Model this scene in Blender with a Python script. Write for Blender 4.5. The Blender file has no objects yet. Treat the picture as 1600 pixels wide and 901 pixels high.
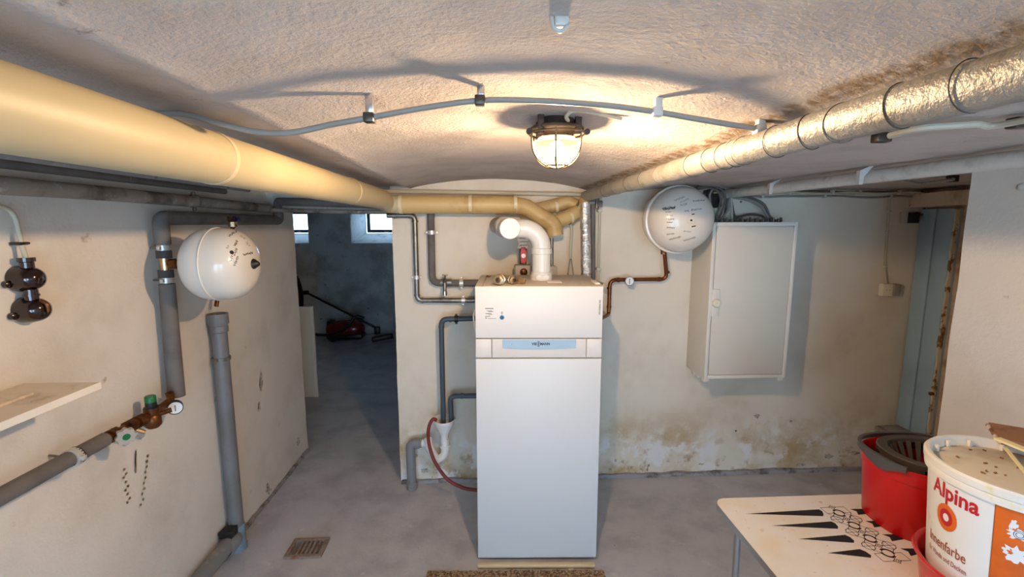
import bpy, bmesh, math, random
from mathutils import Vector, Matrix, noise
from mathutils.bvhtree import BVHTree

V = Vector
PI = math.pi
sc = bpy.context.scene
C = sc.collection

# ------------------------------------------------------------------ camera
F = 723.0
PITCH = math.atan(100.5 / 723.0)
YAW = math.atan(38 / (723 / math.cos(PITCH)))
CH = 1.75
cd = bpy.data.cameras.new('camera')
cd.sensor_width = 36.0
cd.lens = F / 1600 * 36
cd.clip_start = 0.02
cam = bpy.data.objects.new('camera', cd)
C.objects.link(cam)
cam.location = (0, 0, CH)
cam.rotation_euler = (PI / 2 - PITCH, 0, -YAW)
sc.camera = cam

# ------------------------------------------------------------------ world, exposure
w = bpy.data.worlds.new('world')
sc.world = w
w.use_nodes = True
bg = w.node_tree.nodes['Background']
bg.inputs[0].default_value = (0.46, 0.71, 1.0, 1)
bg.inputs[1].default_value = 12.0
sc.view_settings.view_transform = 'Standard'
sc.view_settings.look = 'None'
sc.view_settings.gamma = 1
sc.view_settings.use_curve_mapping = False
sc.view_settings.exposure = 0.0
sc.cycles.use_denoising = True
sc.cycles.max_bounces = 10
sc.cycles.diffuse_bounces = 6
sc.cycles.transparent_max_bounces = 12
sc.cycles.sample_clamp_indirect = 6

LAMP = V((0.19, 1.30, 1.955))
BULB_L = 3700.0
BULB_COL = (1.0, 0.71, 0.43)

# ------------------------------------------------------------------ pixel helpers
cp, sp = math.cos(PITCH), math.sin(PITCH)
cy, sy = math.cos(YAW), math.sin(YAW)


def ray(px, py):
    u, v = px - 800, 450.5 - py
    f, up = F * cp + v * sp, v * cp - F * sp
    return V((u * cy + f * sy, f * cy - u * sy, up))


def PX(px, py, x):
    r = ray(px, py)
    return V((0, 0, CH)) + r * (x / r.x)


def PY(px, py, y):
    r = ray(px, py)
    return V((0, 0, CH)) + r * (y / r.y)


def PZ(px, py, z):
    r = ray(px, py)
    return V((0, 0, CH)) + r * ((z - CH) / r.z)


# ------------------------------------------------------------------ materials
def lin(c):
    c = c / 255.0
    return c / 12.92 if c <= 0.04045 else ((c + 0.055) / 1.055) ** 2.4


def col(r, g, b):
    return (lin(r), lin(g), lin(b), 1)


def M(name, rgb, rough=0.5, metal=0.0, var=None, bump=None, bump2=None, spec=0.5, coat=0.0, stain=None, trans=0.0, xband=None):
    """var=(rgb2, scale, lo, hi); bump=(scale, distance); stain=(rgb, scale, lo, hi, z_top, z_full)"""
    m = bpy.data.materials.new(name)
    m.use_nodes = True
    nt = m.node_tree
    b = nt.nodes['Principled BSDF']
    b.inputs['Roughness'].default_value = rough
    b.inputs['Metallic'].default_value = metal
    b.inputs['Specular IOR Level'].default_value = spec
    b.inputs['Coat Weight'].default_value = coat
    b.inputs['Transmission Weight'].default_value = trans
    b.inputs['Base Color'].default_value = col(*rgb)
    geo = nt.nodes.new('ShaderNodeNewGeometry')
    out = None

    def nz(scale, detail=6, rough=0.6):
        n = nt.nodes.new('ShaderNodeTexNoise')
        n.inputs['Scale'].default_value = scale
        n.inputs['Detail'].default_value = detail
        n.inputs['Roughness'].default_value = rough
        nt.links.new(geo.outputs['Position'], n.inputs['Vector'])
        return n.outputs['Fac']

    def ramp(src, lo, hi, a=0.0, c=1.0):
        r = nt.nodes.new('ShaderNodeMapRange')
        r.interpolation_type = 'SMOOTHSTEP'
        r.inputs['From Min'].default_value = lo
        r.inputs['From Max'].default_value = hi
        r.inputs['To Min'].default_value = a
        r.inputs['To Max'].default_value = c
        nt.links.new(src, r.inputs['Value'])
        return r.outputs['Result']

    def mix(fac, a, rgb2):
        x = nt.nodes.new('ShaderNodeMix')
        x.data_type = 'RGBA'
        nt.links.new(fac, x.inputs['Factor'])
        if isinstance(a, tuple):
            x.inputs['A'].default_value = a
        else:
            nt.links.new(a, x.inputs['A'])
        x.inputs['B'].default_value = col(*rgb2)
        return x.outputs['Result']
    cur = col(*rgb)
    if var:
        for (rgb2, s, lo, hi) in (var if isinstance(var, list) else [var]):
            cur = mix(ramp(nz(s), lo, hi), cur, rgb2)
    if stain:
        for (rgb2, s, lo, hi, zt, zf) in (stain if isinstance(stain, list) else [stain]):
            sep = nt.nodes.new('ShaderNodeSeparateXYZ')
            nt.links.new(geo.outputs['Position'], sep.inputs[0])
            zr = ramp(sep.outputs['Z'], zf, zt, 1, 0)
            mu = nt.nodes.new('ShaderNodeMath')
            mu.operation = 'MULTIPLY'
            nt.links.new(zr, mu.inputs[0])
            nt.links.new(ramp(nz(s), lo, hi), mu.inputs[1])
            cur = mix(mu.outputs[0], cur, rgb2)
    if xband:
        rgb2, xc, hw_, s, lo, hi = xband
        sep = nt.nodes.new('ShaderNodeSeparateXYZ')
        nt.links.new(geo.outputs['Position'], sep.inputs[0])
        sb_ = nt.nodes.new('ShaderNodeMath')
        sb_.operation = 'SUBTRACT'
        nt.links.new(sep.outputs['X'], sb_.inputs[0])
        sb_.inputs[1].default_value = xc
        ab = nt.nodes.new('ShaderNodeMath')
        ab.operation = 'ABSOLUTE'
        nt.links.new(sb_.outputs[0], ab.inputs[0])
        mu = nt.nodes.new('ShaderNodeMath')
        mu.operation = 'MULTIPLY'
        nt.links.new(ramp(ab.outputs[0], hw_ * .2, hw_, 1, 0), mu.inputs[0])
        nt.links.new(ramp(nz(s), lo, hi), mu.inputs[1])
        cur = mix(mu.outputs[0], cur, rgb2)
    if not isinstance(cur, tuple):
        nt.links.new(cur, b.inputs['Base Color'])
    prev = None
    for bp in (bump, bump2):
        if bp:
            bn = nt.nodes.new('ShaderNodeBump')
            bn.inputs['Strength'].default_value = 1.0
            bn.inputs['Distance'].default_value = bp[1]
            nt.links.new(nz(bp[0], 4), bn.inputs['Height'])
            if prev:
                nt.links.new(prev, bn.inputs['Normal'])
            prev = bn.outputs['Normal']
    if prev:
        nt.links.new(prev, b.inputs['Normal'])
    return m


m_wall = M('wall_plaster', (222, 214, 204), 0.9, var=[((205, 196, 184), 2.2, 0.45, 0.75), ((176, 158, 132), 9, 0.68, 0.78)],
           bump=(35, 0.0014), bump2=(160, 0.0005), spec=0.2)
m_wall_back = M('wall_plaster_damp', (222, 211, 194), 0.9, var=((210, 199, 180), 2.2, 0.45, 0.75),
                bump=(30, 0.0012), bump2=(160, 0.0005), spec=0.2,
                stain=[((176, 142, 88), 3.1, 0.44, 0.68, 0.62, 0.12), ((150, 118, 74), 9, 0.55, 0.72, 0.42, 0.05),
                       ((225, 222, 218), 6.5, 0.52, 0.62, 0.5, 0.2), ((110, 98, 84), 22, 0.62, 0.72, 0.2, 0.02),
                       ((196, 178, 150), 1.5, 0.5, 0.75, 1.7, 0.7)])
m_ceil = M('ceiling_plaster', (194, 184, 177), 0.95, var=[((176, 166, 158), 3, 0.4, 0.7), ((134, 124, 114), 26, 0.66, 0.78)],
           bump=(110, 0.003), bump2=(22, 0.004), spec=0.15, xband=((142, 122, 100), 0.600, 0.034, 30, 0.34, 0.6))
m_floor = M('floor_concrete', (190, 188, 191), 0.62, var=[((166, 164, 168), 4, 0.4, 0.7), ((210, 206, 206), 9, 0.6, 0.78), ((116, 110, 112), 40, 0.68, 0.75)],
            bump=(60, 0.0015), spec=0.35)
m_fardirt = M('far_room_plaster', (206, 204, 198), 0.95, var=[((172, 168, 160), 2.5, 0.42, 0.65), ((92, 84, 74), 11, 0.62, 0.75)],
              bump=(30, 0.01), spec=0.1)
m_white_reveal = M('reveal_whitewash', (225, 225, 222), 0.9, var=((190, 188, 182), 8, 0.5, 0.7), bump=(30, 0.006))
m_mortar = M('grey_mortar', (158, 154, 154), 0.95, var=[((108, 100, 96), 14, 0.45, 0.65), ((170, 164, 158), 20, 0.62, 0.72)], bump=(60, 0.006))
m_flake = M('flaked_plaster', (190, 178, 164), 0.95, var=((126, 114, 102), 50, 0.48, 0.62), bump=(90, 0.002))
m_flake2 = M('brown_specks', (170, 150, 124), 0.95)
m_crack = M('dark_crack', (96, 86, 78), 0.9)
m_tan = M('tan_plaster', (214, 188, 162), 0.9, var=[((178, 140, 106), 6, 0.5, 0.72), ((110, 80, 58), 18, 0.66, 0.74)], bump=(25, 0.006))
m_blue = M('blue_door_paint', (164, 190, 206), 0.5, var=[((150, 174, 188), 3, 0.4, 0.7), ((176, 174, 160), 30, 0.7, 0.76)], bump=(20, 0.001))
m_peel = M('peeling_edge', (206, 196, 176), 0.9, var=[((126, 88, 52), 14, 0.48, 0.6)], bump=(40, 0.004))
m_boiler = M('boiler_enamel', (212, 211, 209), 0.38, spec=0.4)
m_boiler2 = M('boiler_panel', (211, 205, 199), 0.4)
m_btop = M('boiler_top_dusty', (194, 184, 172), 0.55, var=((178, 164, 146), 18, 0.5, 0.75))
m_silver = M('silver_strip', (158, 178, 190), 0.5, metal=0.3)
m_black = M('black_plastic', (26, 25, 25), 0.45)
m_ink = M('black_ink', (30, 28, 34), 0.7)
m_ink2 = M('faded_ink', (150, 142, 138), 0.7)
m_blueink = M('blue_print', (24, 74, 112), 0.5)
m_greyink = M('grey_print', (96, 92, 92), 0.6)
m_flue = M('white_flue_plastic', (212, 210, 206), 0.3, spec=0.5)
m_grey_ribs = M('grey_socket', (168, 160, 150), 0.6)
m_yellow = M('cream_pipe_jacket', (186, 172, 138), 0.5, var=((176, 160, 124), 3, 0.4, 0.75))
m_yellow2 = M('aged_pipe_jacket', (196, 166, 112), 0.5, var=[((170, 138, 86), 6, 0.5, 0.7), ((110, 80, 48), 22, 0.68, 0.76)], bump=(40, 0.001))
m_tape = M('clear_joint_tape', (212, 194, 156), 0.35)
m_foil = M('aluminium_foil_wrap', (160, 158, 152), 0.42, metal=0.45, var=((140, 134, 124), 12, 0.45, 0.7), bump=(70, 0.004), bump2=(260, 0.0012))
m_foil2 = M('bright_aluminium_foil', (226, 224, 220), 0.2, metal=1.0, bump=(40, 0.012), bump2=(120, 0.004))
m_wire = M('binding_wire', (96, 88, 78), 0.45, metal=0.7)
m_insul = M('grey_foam_insulation', (108, 103, 99), 0.75, var=((94, 88, 84), 8, 0.4, 0.7), bump=(120, 0.0006))
m_insul_dk = M('dark_foam_insulation', (78, 74, 72), 0.8, var=((62, 58, 56), 8, 0.4, 0.7))
m_dirty = M('dusty_lagged_pipe', (142, 130, 118), 0.9, var=[((96, 84, 72), 7, 0.45, 0.65), ((176, 168, 158), 15, 0.58, 0.7)], bump=(50, 0.003))
m_grey_pipe = M('grey_drain_pipe', (118, 118, 120), 0.45, var=((106, 104, 102), 5, 0.4, 0.7))
m_grey_pipe2 = M('weathered_drain_pipe', (126, 126, 128), 0.55, var=[((150, 146, 140), 9, 0.55, 0.7), ((100, 92, 84), 14, 0.6, 0.72)])
m_blue_sock = M('blue_grey_socket', (112, 132, 146), 0.5, var=((150, 156, 156), 14, 0.55, 0.7))
m_galv = M('galvanised_steel', (142, 138, 130), 0.4, metal=0.85, var=((104, 98, 90), 14, 0.45, 0.7))
m_chrome = M('chrome', (205, 205, 205), 0.2, metal=1.0)
m_steel = M('zinc_clamp', (206, 202, 194), 0.35, metal=0.45)
m_brass = M('brass', (206, 180, 140), 0.3, metal=0.95, var=((120, 86, 52), 25, 0.5, 0.7))
m_bronze = M('old_bronze', (116, 72, 40), 0.38, metal=0.75, var=[((76, 42, 24), 20, 0.45, 0.65), ((150, 112, 58), 30, 0.6, 0.72)])
m_copper = M('tarnished_copper', (132, 76, 46), 0.35, metal=0.85, var=((92, 50, 30), 16, 0.45, 0.7))
m_dkpipe = M('dark_blue_grey_pipe', (64, 76, 88), 0.45)
m_vessel = M('cream_enamel', (220, 212, 200), 0.22, spec=0.5, coat=0.2)
m_brown = M('brown_bakelite', (30, 10, 7), 0.12, spec=0.6, coat=0.5)
m_cable = M('grey_cable', (142, 138, 130), 0.55)
m_cable_lt = M('cream_cable', (186, 178, 156), 0.5)
m_cable_dk = M('dark_grey_cable', (92, 88, 84), 0.6)
m_clip = M('plastic_clip', (196, 192, 184), 0.4)
m_clip_dk = M('metal_clip', (78, 70, 62), 0.35, metal=0.6)
m_cab = M('cabinet_enamel', (216, 208, 194), 0.45)
m_cab2 = M('cabinet_frame', (224, 218, 206), 0.45)
m_cream = M('cream_plastic', (226, 216, 192), 0.4)
m_red = M('red_plastic', (196, 10, 10), 0.35, spec=0.45)
m_red2 = M('red_plastic_basin', (204, 24, 32), 0.25, coat=0.3)
m_redv = M('red_enamel', (190, 30, 40), 0.4)
m_dkgrey = M('dark_grey_plastic', (78, 76, 76), 0.5)
m_dkgrey2 = M('wringer_plastic', (72, 64, 58), 0.5)
m_white_pl = M('white_plastic', (232, 230, 226), 0.4, var=((216, 206, 176), 12, 0.6, 0.75))
m_lid = M('dusty_lid', (214, 204, 188), 0.6, var=[((186, 168, 142), 5, 0.45, 0.7), ((78, 66, 54), 42, 0.69, 0.74)])
m_lidrim = M('white_lid_rim', (230, 226, 218), 0.4, var=((224, 208, 138), 10, 0.6, 0.72))
m_label_red = M('label_red', (190, 26, 36), 0.5)
m_label_brn = M('label_brown', (162, 80, 40), 0.5)
m_orange = M('label_orange', (226, 104, 14), 0.45, var=((206, 90, 8), 5, 0.45, 0.7))
m_label_white = M('label_white', (234, 230, 226), 0.45)
m_tabletop = M('speckled_laminate', (238, 234, 228), 0.42, var=[((214, 194, 166), 34, 0.6, 0.72), ((236, 224, 206), 6, 0.4, 0.7)])
m_tedge = M('aluminium_edge', (176, 176, 176), 0.35, metal=0.8)
m_wood = M('pale_wood', (214, 186, 142), 0.5)
m_cardboard = M('brown_board', (150, 104, 70), 0.7, var=((120, 78, 50), 14, 0.5, 0.7))
m_cream_wood = M('cream_painted_stick', (238, 222, 170), 0.5)
m_coir = M('coir', (186, 150, 112), 0.95, var=[((104, 76, 50), 90, 0.42, 0.58), ((214, 186, 148), 110, 0.55, 0.66)], bump=(100, 0.02))
m_iron = M('rusty_iron', (146, 130, 118), 0.7, metal=0.2, var=((140, 84, 56), 30, 0.5, 0.65), bump=(80, 0.002))
m_green = M('green_plastic', (12, 104, 58), 0.4)
m_dial = M('gauge_dial', (232, 232, 230), 0.4)
m_shelf_top = M('dusty_shelf', (222, 208, 190), 0.8, var=[((190, 170, 146), 9, 0.5, 0.72), ((96, 62, 46), 38, 0.68, 0.74)])
m_shelf_edge = M('white_shelf_edge', (232, 226, 216), 0.45)
m_vac_red = M('vacuum_red', (120, 16, 20), 0.22, coat=0.4)
m_vac_blk = M('vacuum_black', (22, 20, 22), 0.4)
m_lampcap = M('lamp_cast_iron', (62, 50, 42), 0.55, metal=0.3, var=((96, 78, 58), 24, 0.5, 0.7))
m_lampwire = M('lamp_guard_wire', (120, 104, 76), 0.4, metal=0.6)
m_winframe = M('dark_window_frame', (34, 32, 34), 0.6)
m_smoke = M('smoky_glass_box', (150, 142, 134), 0.25)


def glass_mat(name, tint, alpha_transp=0.9):
    m = bpy.data.materials.new(name)
    m.use_nodes = True
    nt = m.node_tree
    nt.nodes.clear()
    o = nt.nodes.new('ShaderNodeOutputMaterial')
    mx = nt.nodes.new('ShaderNodeMixShader')
    mx.inputs[0].default_value = 1 - alpha_transp
    t = nt.nodes.new('ShaderNodeBsdfTransparent')
    t.inputs[0].default_value = tint
    g = nt.nodes.new('ShaderNodeBsdfGlossy')
    g.inputs['Roughness'].default_value = 0.05
    nt.links.new(t.outputs[0], mx.inputs[1])
    nt.links.new(g.outputs[0], mx.inputs[2])
    nt.links.new(mx.outputs[0], o.inputs[0])
    return m


m_pane = glass_mat('window_glass', (0.95, 0.97, 1, 1), 0.92)


def jar_mat():
    m = bpy.data.materials.new('ribbed_lamp_glass')
    m.use_nodes = True
    nt = m.node_tree
    nt.nodes.clear()
    o = nt.nodes.new('ShaderNodeOutputMaterial')
    mx = nt.nodes.new('ShaderNodeMixShader')
    mx.inputs[0].default_value = 0.0045
    t = nt.nodes.new('ShaderNodeBsdfTransparent')
    t.inputs[0].default_value = (1, 0.98, 0.94, 1)
    g = nt.nodes.new('ShaderNodeBsdfTranslucent')
    g.inputs[0].default_value = (1.0, 0.96, 0.88, 1)
    nt.links.new(t.outputs[0], mx.inputs[1])
    nt.links.new(g.outputs[0], mx.inputs[2])
    nt.links.new(mx.outputs[0], o.inputs[0])
    return m


m_jar = jar_mat()
m_baffle = jar_mat()
m_baffle.name = 'added_baffle_glass'  # dim translucent material for the baffle added inside the lamp
for _n in m_baffle.node_tree.nodes:
    if _n.type == 'MIX_SHADER':
        _n.inputs[0].default_value = 1.0
    if _n.type == 'BSDF_TRANSLUCENT':
        _n.inputs[0].default_value = (.12, .11, .10, 1)


def emit_mat(name, c, s):
    m = bpy.data.materials.new(name)
    m.use_nodes = True
    nt = m.node_tree
    nt.nodes.clear()
    o = nt.nodes.new('ShaderNodeOutputMaterial')
    e = nt.nodes.new('ShaderNodeEmission')
    e.inputs[0].default_value = (*c, 1)
    e.inputs[1].default_value = s
    nt.links.new(e.outputs[0], o.inputs[0])
    return m


# ------------------------------------------------------------------ mesh builder
def basis(axis):
    a = V(axis).normalized()
    t = V((0, 0, 1)) if abs(a.z) < 0.9 else V((1, 0, 0))
    u = a.cross(t).normalized()
    return a, u, a.cross(u).normalized()


class MB:
    def __init__(s):
        s.v, s.f = [], []

    def add(s, vs, fs):
        k = len(s.v)
        s.v += [V(p) for p in vs]
        s.f += [tuple(i + k for i in f) for f in fs]
        return s

    def box(s, a, b, bev=0.0, mat=None, seg=2):
        bm = bmesh.new()
        bmesh.ops.create_cube(bm, size=1)
        a, b = V(a), V(b)
        c, d = (a + b) / 2, b - a
        for v in bm.verts:
            v.co = V((v.co.x * abs(d.x), v.co.y * abs(d.y), v.co.z * abs(d.z)))
        if bev:
            bmesh.ops.bevel(bm, geom=list(bm.edges), offset=bev, segments=seg, affect='EDGES', profile=0.5)
        bm.verts.index_update()
        pts = [(mat @ v.co if mat else v.co) + c for v in bm.verts]
        fs = [[v.index for v in f.verts] for f in bm.faces]
        bm.free()
        return s.add(pts, fs)

    def tube(s, pts, r, n=12, cap=True):
        pts = [V(p) for p in pts]
        m = len(pts)
        rs = r if isinstance(r, (list, tuple)) else [r] * m
        vs, fs = [], []
        t0 = (pts[1] - pts[0]).normalized()
        _, u, _ = basis(t0)
        for i in range(m):
            t = (pts[min(i + 1, m - 1)] - pts[max(i - 1, 0)]).normalized()
            u = (u - t * u.dot(t)).normalized()
            q = t.cross(u)
            for k in range(n):
                a = 2 * PI * k / n
                vs.append(pts[i] + (u * math.cos(a) + q * math.sin(a)) * rs[i])
        for i in range(m - 1):
            for k in range(n):
                fs.append((i * n + k, i * n + (k + 1) % n, (i + 1) * n + (k + 1) % n, (i + 1) * n + k))
        if cap:
            fs.append(tuple(range(n))[::-1])
            fs.append(tuple((m - 1) * n + k for k in range(n)))
        return s.add(vs, fs)

    def lathe(s, prof, o, axis=(0, 0, 1), n=32, sx=1.0, sy_=1.0, u=None):
        a, b, c = basis(axis)
        if u is not None:
            b = V(u)
            c = a.cross(b)
        o = V(o)
        vs, fs, rows = [], [], []
        for (r, h) in prof:
            if r < 1e-6:
                rows.append([len(vs)])
                vs.append(o + a * h)
            else:
                rows.append(list(range(len(vs), len(vs) + n)))
                for k in range(n):
                    t = 2 * PI * k / n
                    vs.append(o + a * h + b * (r * math.cos(t) * sx) + c * (r * math.sin(t) * sy_))
        for i in range(len(rows) - 1):
            p, q = rows[i], rows[i + 1]
            for k in range(n):
                k2 = (k + 1) % n
                if len(p) == 1 and len(q) == 1:
                    continue
                if len(p) == 1:
                    fs.append((p[0], q[k2], q[k]))
                elif len(q) == 1:
                    fs.append((p[k], p[k2], q[0]))
                else:
                    fs.append((p[k], p[k2], q[k2], q[k]))
        return s.add(vs, fs)

    def sphere(s, c, r, n=16):
        pr = [(r * math.sin(PI * i / n) if 0 < i < n else 0, -r * math.cos(PI * i / n)) for i in range(n + 1)]
        return s.lathe(pr, c, (0, 0, 1), n)

    def torus(s, c, axis, R, r, n=40, k=8, a0=0, a1=2 * PI):
        a, u, q = basis(axis)
        full = abs(a1 - a0 - 2 * PI) < 1e-6
        N = n + (0 if full else 1)
        pts = [V(c) + (u * math.cos(a0 + (a1 - a0) * i / n) + q * math.sin(a0 + (a1 - a0) * i / n)) * R for i in range(N)]
        if full:
            vs, fs = [], []
            for i in range(n):
                d = (pts[i] - V(c)).normalized()
                for j in range(k):
                    t = 2 * PI * j / k
                    vs.append(pts[i] + d * (r * math.cos(t)) + a * (r * math.sin(t)))
            for i in range(n):
                for j in range(k):
                    fs.append((i * k + j, ((i + 1) % n) * k + j, ((i + 1) % n) * k + (j + 1) % k, i * k + (j + 1) % k))
            return s.add(vs, fs)
        return s.tube(pts, r, k)

    def prism(s, poly, o, u, v, n, d):
        """poly (2d) in plane o + u*x + v*y, extruded by d along n"""
        o, u, v, n = V(o), V(u), V(v), V(n)
        k = len(poly)
        vs = [o + u * x + v * y for x, y in poly] + [o + u * x + v * y + n * d for x, y in poly]
        fs = [tuple(range(k)), tuple(range(k, 2 * k))[::-1]] + [(i, (i + 1) % k, k + (i + 1) % k, k + i) for i in range(k)]
        return s.add(vs, fs)

    def bvh(s):
        return BVHTree.FromPolygons([tuple(p) for p in s.v], s.f)

    def build(s, name, mat, parent=None, smooth=40, recalc=True):
        me = bpy.data.meshes.new(name)
        me.from_pydata([tuple(p) for p in s.v], [], s.f)
        if recalc:
            bm = bmesh.new()
            bm.from_mesh(me)
            bmesh.ops.recalc_face_normals(bm, faces=list(bm.faces))
            bm.to_mesh(me)
            bm.free()
        if smooth:
            me.polygons.foreach_set('use_smooth', [True] * len(me.polygons))
            me.set_sharp_from_angle(angle=math.radians(smooth))
        me.materials.append(mat)
        o = bpy.data.objects.new(name, me)
        C.objects.link(o)
        if parent is not None:
            o.parent = parent
            if parent.type == 'EMPTY' and not parent.get('_local'):
                o.matrix_parent_inverse = Matrix.Translation(-parent.location)
        return o


ALL_THINGS = []


def thing(name, label, cat, loc=(0, 0, 0), rotz=0.0, group=None, local=False):
    o = bpy.data.objects.new(name, None)
    C.objects.link(o)
    o.location = loc
    o.rotation_euler = (0, 0, rotz)
    o.empty_display_size = 0.05
    o['label'] = label
    o['category'] = cat
    if group:
        o['group'] = group
    if local:
        o['_local'] = 1
    ALL_THINGS.append(o)
    return o


def tag(o, label, cat, group=None):
    o['label'] = label
    o['category'] = cat
    if group:
        o['group'] = group
    return o


def struct(name, mb, mat, label=None, smooth=40, parent=None):
    o = mb.build(name, mat, parent, smooth)
    o['kind'] = 'structure'
    if label:
        o['label'] = label
    return o


def fillet(pts, rad, seg=6):
    pts = [V(p) for p in pts]
    out = [pts[0]]
    for i in range(1, len(pts) - 1):
        a, b, c = pts[i - 1], pts[i], pts[i + 1]
        d1, d2 = (a - b), (c - b)
        r = min(rad, d1.length * 0.49, d2.length * 0.49)
        d1.normalize()
        d2.normalize()
        p, q = b + d1 * r, b + d2 * r
        for k in range(seg + 1):
            t = k / seg
            out.append(p * (1 - t) ** 2 + b * 2 * t * (1 - t) + q * t ** 2)
    out.append(pts[-1])
    return out


def spline(pts, seg=8):
    pts = [V(p) for p in pts]
    P = [pts[0] * 2 - pts[1]] + pts + [pts[-1] * 2 - pts[-2]]
    out = []
    for i in range(1, len(P) - 2):
        for k in range(seg):
            t = k / seg
            a, b, c, d = P[i - 1], P[i], P[i + 1], P[i + 2]
            out.append(0.5 * ((2 * b) + (c - a) * t + (2 * a - 5 * b + 4 * c - d) * t * t + (3 * b - a - 3 * c + d) * t ** 3))
    out.append(pts[-1])
    return out


def text_geo(s, size, bold=0.0):
    cu = bpy.data.curves.new('lettering', 'FONT')
    cu.body = s
    cu.size = size
    cu.offset = bold
    cu.resolution_u = 3
    ob = bpy.data.objects.new('lettering', cu)
    C.objects.link(ob)
    dg = bpy.context.evaluated_depsgraph_get()
    dg.update()
    me = bpy.data.meshes.new_from_object(ob.evaluated_get(dg))
    vs = [v.co.copy() for v in me.vertices]
    fs = [tuple(p.vertices) for p in me.polygons]
    bpy.data.objects.remove(ob)
    bpy.data.curves.remove(cu)
    bpy.data.meshes.remove(me)
    return vs, fs


def nvec(p, s, amp):
    return noise.noise_vector(p * s) * amp


def rough_box(x0, x1, y0, y1, z0, z1, step=0.05, amp=0.006, faces='xXyYzZ', freq=3.0, fn=None):
    mb = MB()
    idx = {}

    def vid(p):
        k = (round(p.x, 4), round(p.y, 4), round(p.z, 4))
        if k not in idx:
            idx[k] = len(mb.v)
            q = p + nvec(p, freq, amp) + nvec(p + V((7, 3, 1)), freq * 5, amp * 0.4)
            if fn:
                q = fn(q)
            mb.v.append(q)
        return idx[k]
    lo, hi = V((x0, y0, z0)), V((x1, y1, z1))
    N = [max(1, round((hi[i] - lo[i]) / step)) for i in range(3)]
    for ax in range(3):
        b, c = (ax + 1) % 3, (ax + 2) % 3
        for side in (0, 1):
            if 'xyz'[ax].upper() not in faces and side:
                continue
            if 'xyz'[ax] not in faces and not side:
                continue

            def pt(i, j):
                p = V((0, 0, 0))
                p[ax] = (lo, hi)[side][ax]
                p[b] = lo[b] + (hi[b] - lo[b]) * i / N[b]
                p[c] = lo[c] + (hi[c] - lo[c]) * j / N[c]
                return p
            for i in range(N[b]):
                for j in range(N[c]):
                    mb.f.append((vid(pt(i, j)), vid(pt(i + 1, j)), vid(pt(i + 1, j + 1)), vid(pt(i, j + 1))))
    return mb


# ================================================================== THE SETTING
LW, BW, RW = -1.42, 2.985, 1.90
OPX = -0.605          # left end of the back wall
ENDL = 3.50           # far end of the left wall
FARY = 7.45
REAR = -2.6

GC = sum((PZ(a, b, 0) for a, b in ((443, 872), (462, 845), (513, 842), (503, 870))), V()) / 4
GW, GH = .098, .076
hx0, hx1, hy0, hy1 = GC.x - GW + .012, GC.x + GW - .012, GC.y - GH + .012, GC.y + GH - .012
fl_ = MB()
for (a, b, c, d) in ((-1.8, hx0, REAR - .3, 3.62), (hx1, 3.3, REAR - .3, 3.62), (hx0, hx1, REAR - .3, hy0), (hx0, hx1, hy1, 3.62)):
    r = rough_box(a, b, c, d, -.12, 0.0, 0.1, 0.0035)
    fl_.add(r.v, r.f)
struct('floor', fl_, m_floor)
fl_ = rough_box(-3.9, 2.2, 3.612, 7.9, -0.13, -0.004, 0.15, 0.0035)
r = rough_box(-3.9, -1.79, 3.2, 3.616, -0.13, -0.004, 0.15, 0.0035)
fl_.add(r.v, r.f)
struct('floor', fl_, m_floor)
struct('wall_left', rough_box(LW - 0.34, LW, REAR, ENDL, -0.05, 2.15, 0.05, 0.006), m_wall)
struct('wall_back', rough_box(OPX, 3.25, BW, 3.60, -0.05, 2.15, 0.05, 0.005), m_wall_back)
struct('wall_lintel', rough_box(LW - 0.2, OPX + 0.02, BW + 0.12, 3.58, 1.835, 2.15, 0.06, 0.004), m_fardirt)
struct('wall_right', rough_box(RW, 2.25, REAR, 1.765, -0.05, 2.15, 0.05, 0.006), m_wall)
struct('wall_recess', rough_box(2.93, 3.25, 1.5, BW + 0.02, -0.05, 2.15, 0.05, 0.01), m_tan)
struct('wall_recess', rough_box(2.15, 3.2, 1.45, 1.72, -0.05, 2.15, 0.08, 0.005), m_wall)
struct('trim_1', rough_box(2.80, 2.95, 1.70, BW + 0.01, 1.862, 1.945, 0.04, 0.008), m_tan)   # lintel above the blue door
struct('trim_2', rough_box(2.74, 2.95, 1.70, BW + 0.01, -0.05, 0.33, 0.05, 0.006), m_mortar)                 # raised door sill
# rear wall behind the camera with a wide cellar entrance and a window
mb = MB()
for (a, b) in [((-1.8, REAR - .3, -.05), (-1.15, REAR, 2.15)), ((1.55, REAR - .3, -.05), (2.3, REAR, 2.15)),
               ((-1.15, REAR - .3, 1.88), (1.55, REAR, 2.15)), ((-0.1, REAR - .3, -.05), (0.25, REAR, 1.88)),
               ((0.25, REAR - .3, -.05), (1.55, REAR, 0.5))]:
    mb.box(a, b)
struct('wall_rear', mb, m_wall)


# vaulted ceiling: flat strip, shallow barrel vault, flat bays either side
def zc(x):
    if x < -0.475:
        return 1.964 + 0.018 * min(1, (-0.475 - x) / 0.03)
    if x < 0.66:
        t = (x - 0.085) / 0.585
        k_ = (x + 0.5) / 1.16
        return 1.965 - 0.012 * k_ + 0.075 * (1 - t * t)
    return 1.953 + min(1, (x - 0.66) / 0.5) * 0.025


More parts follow.
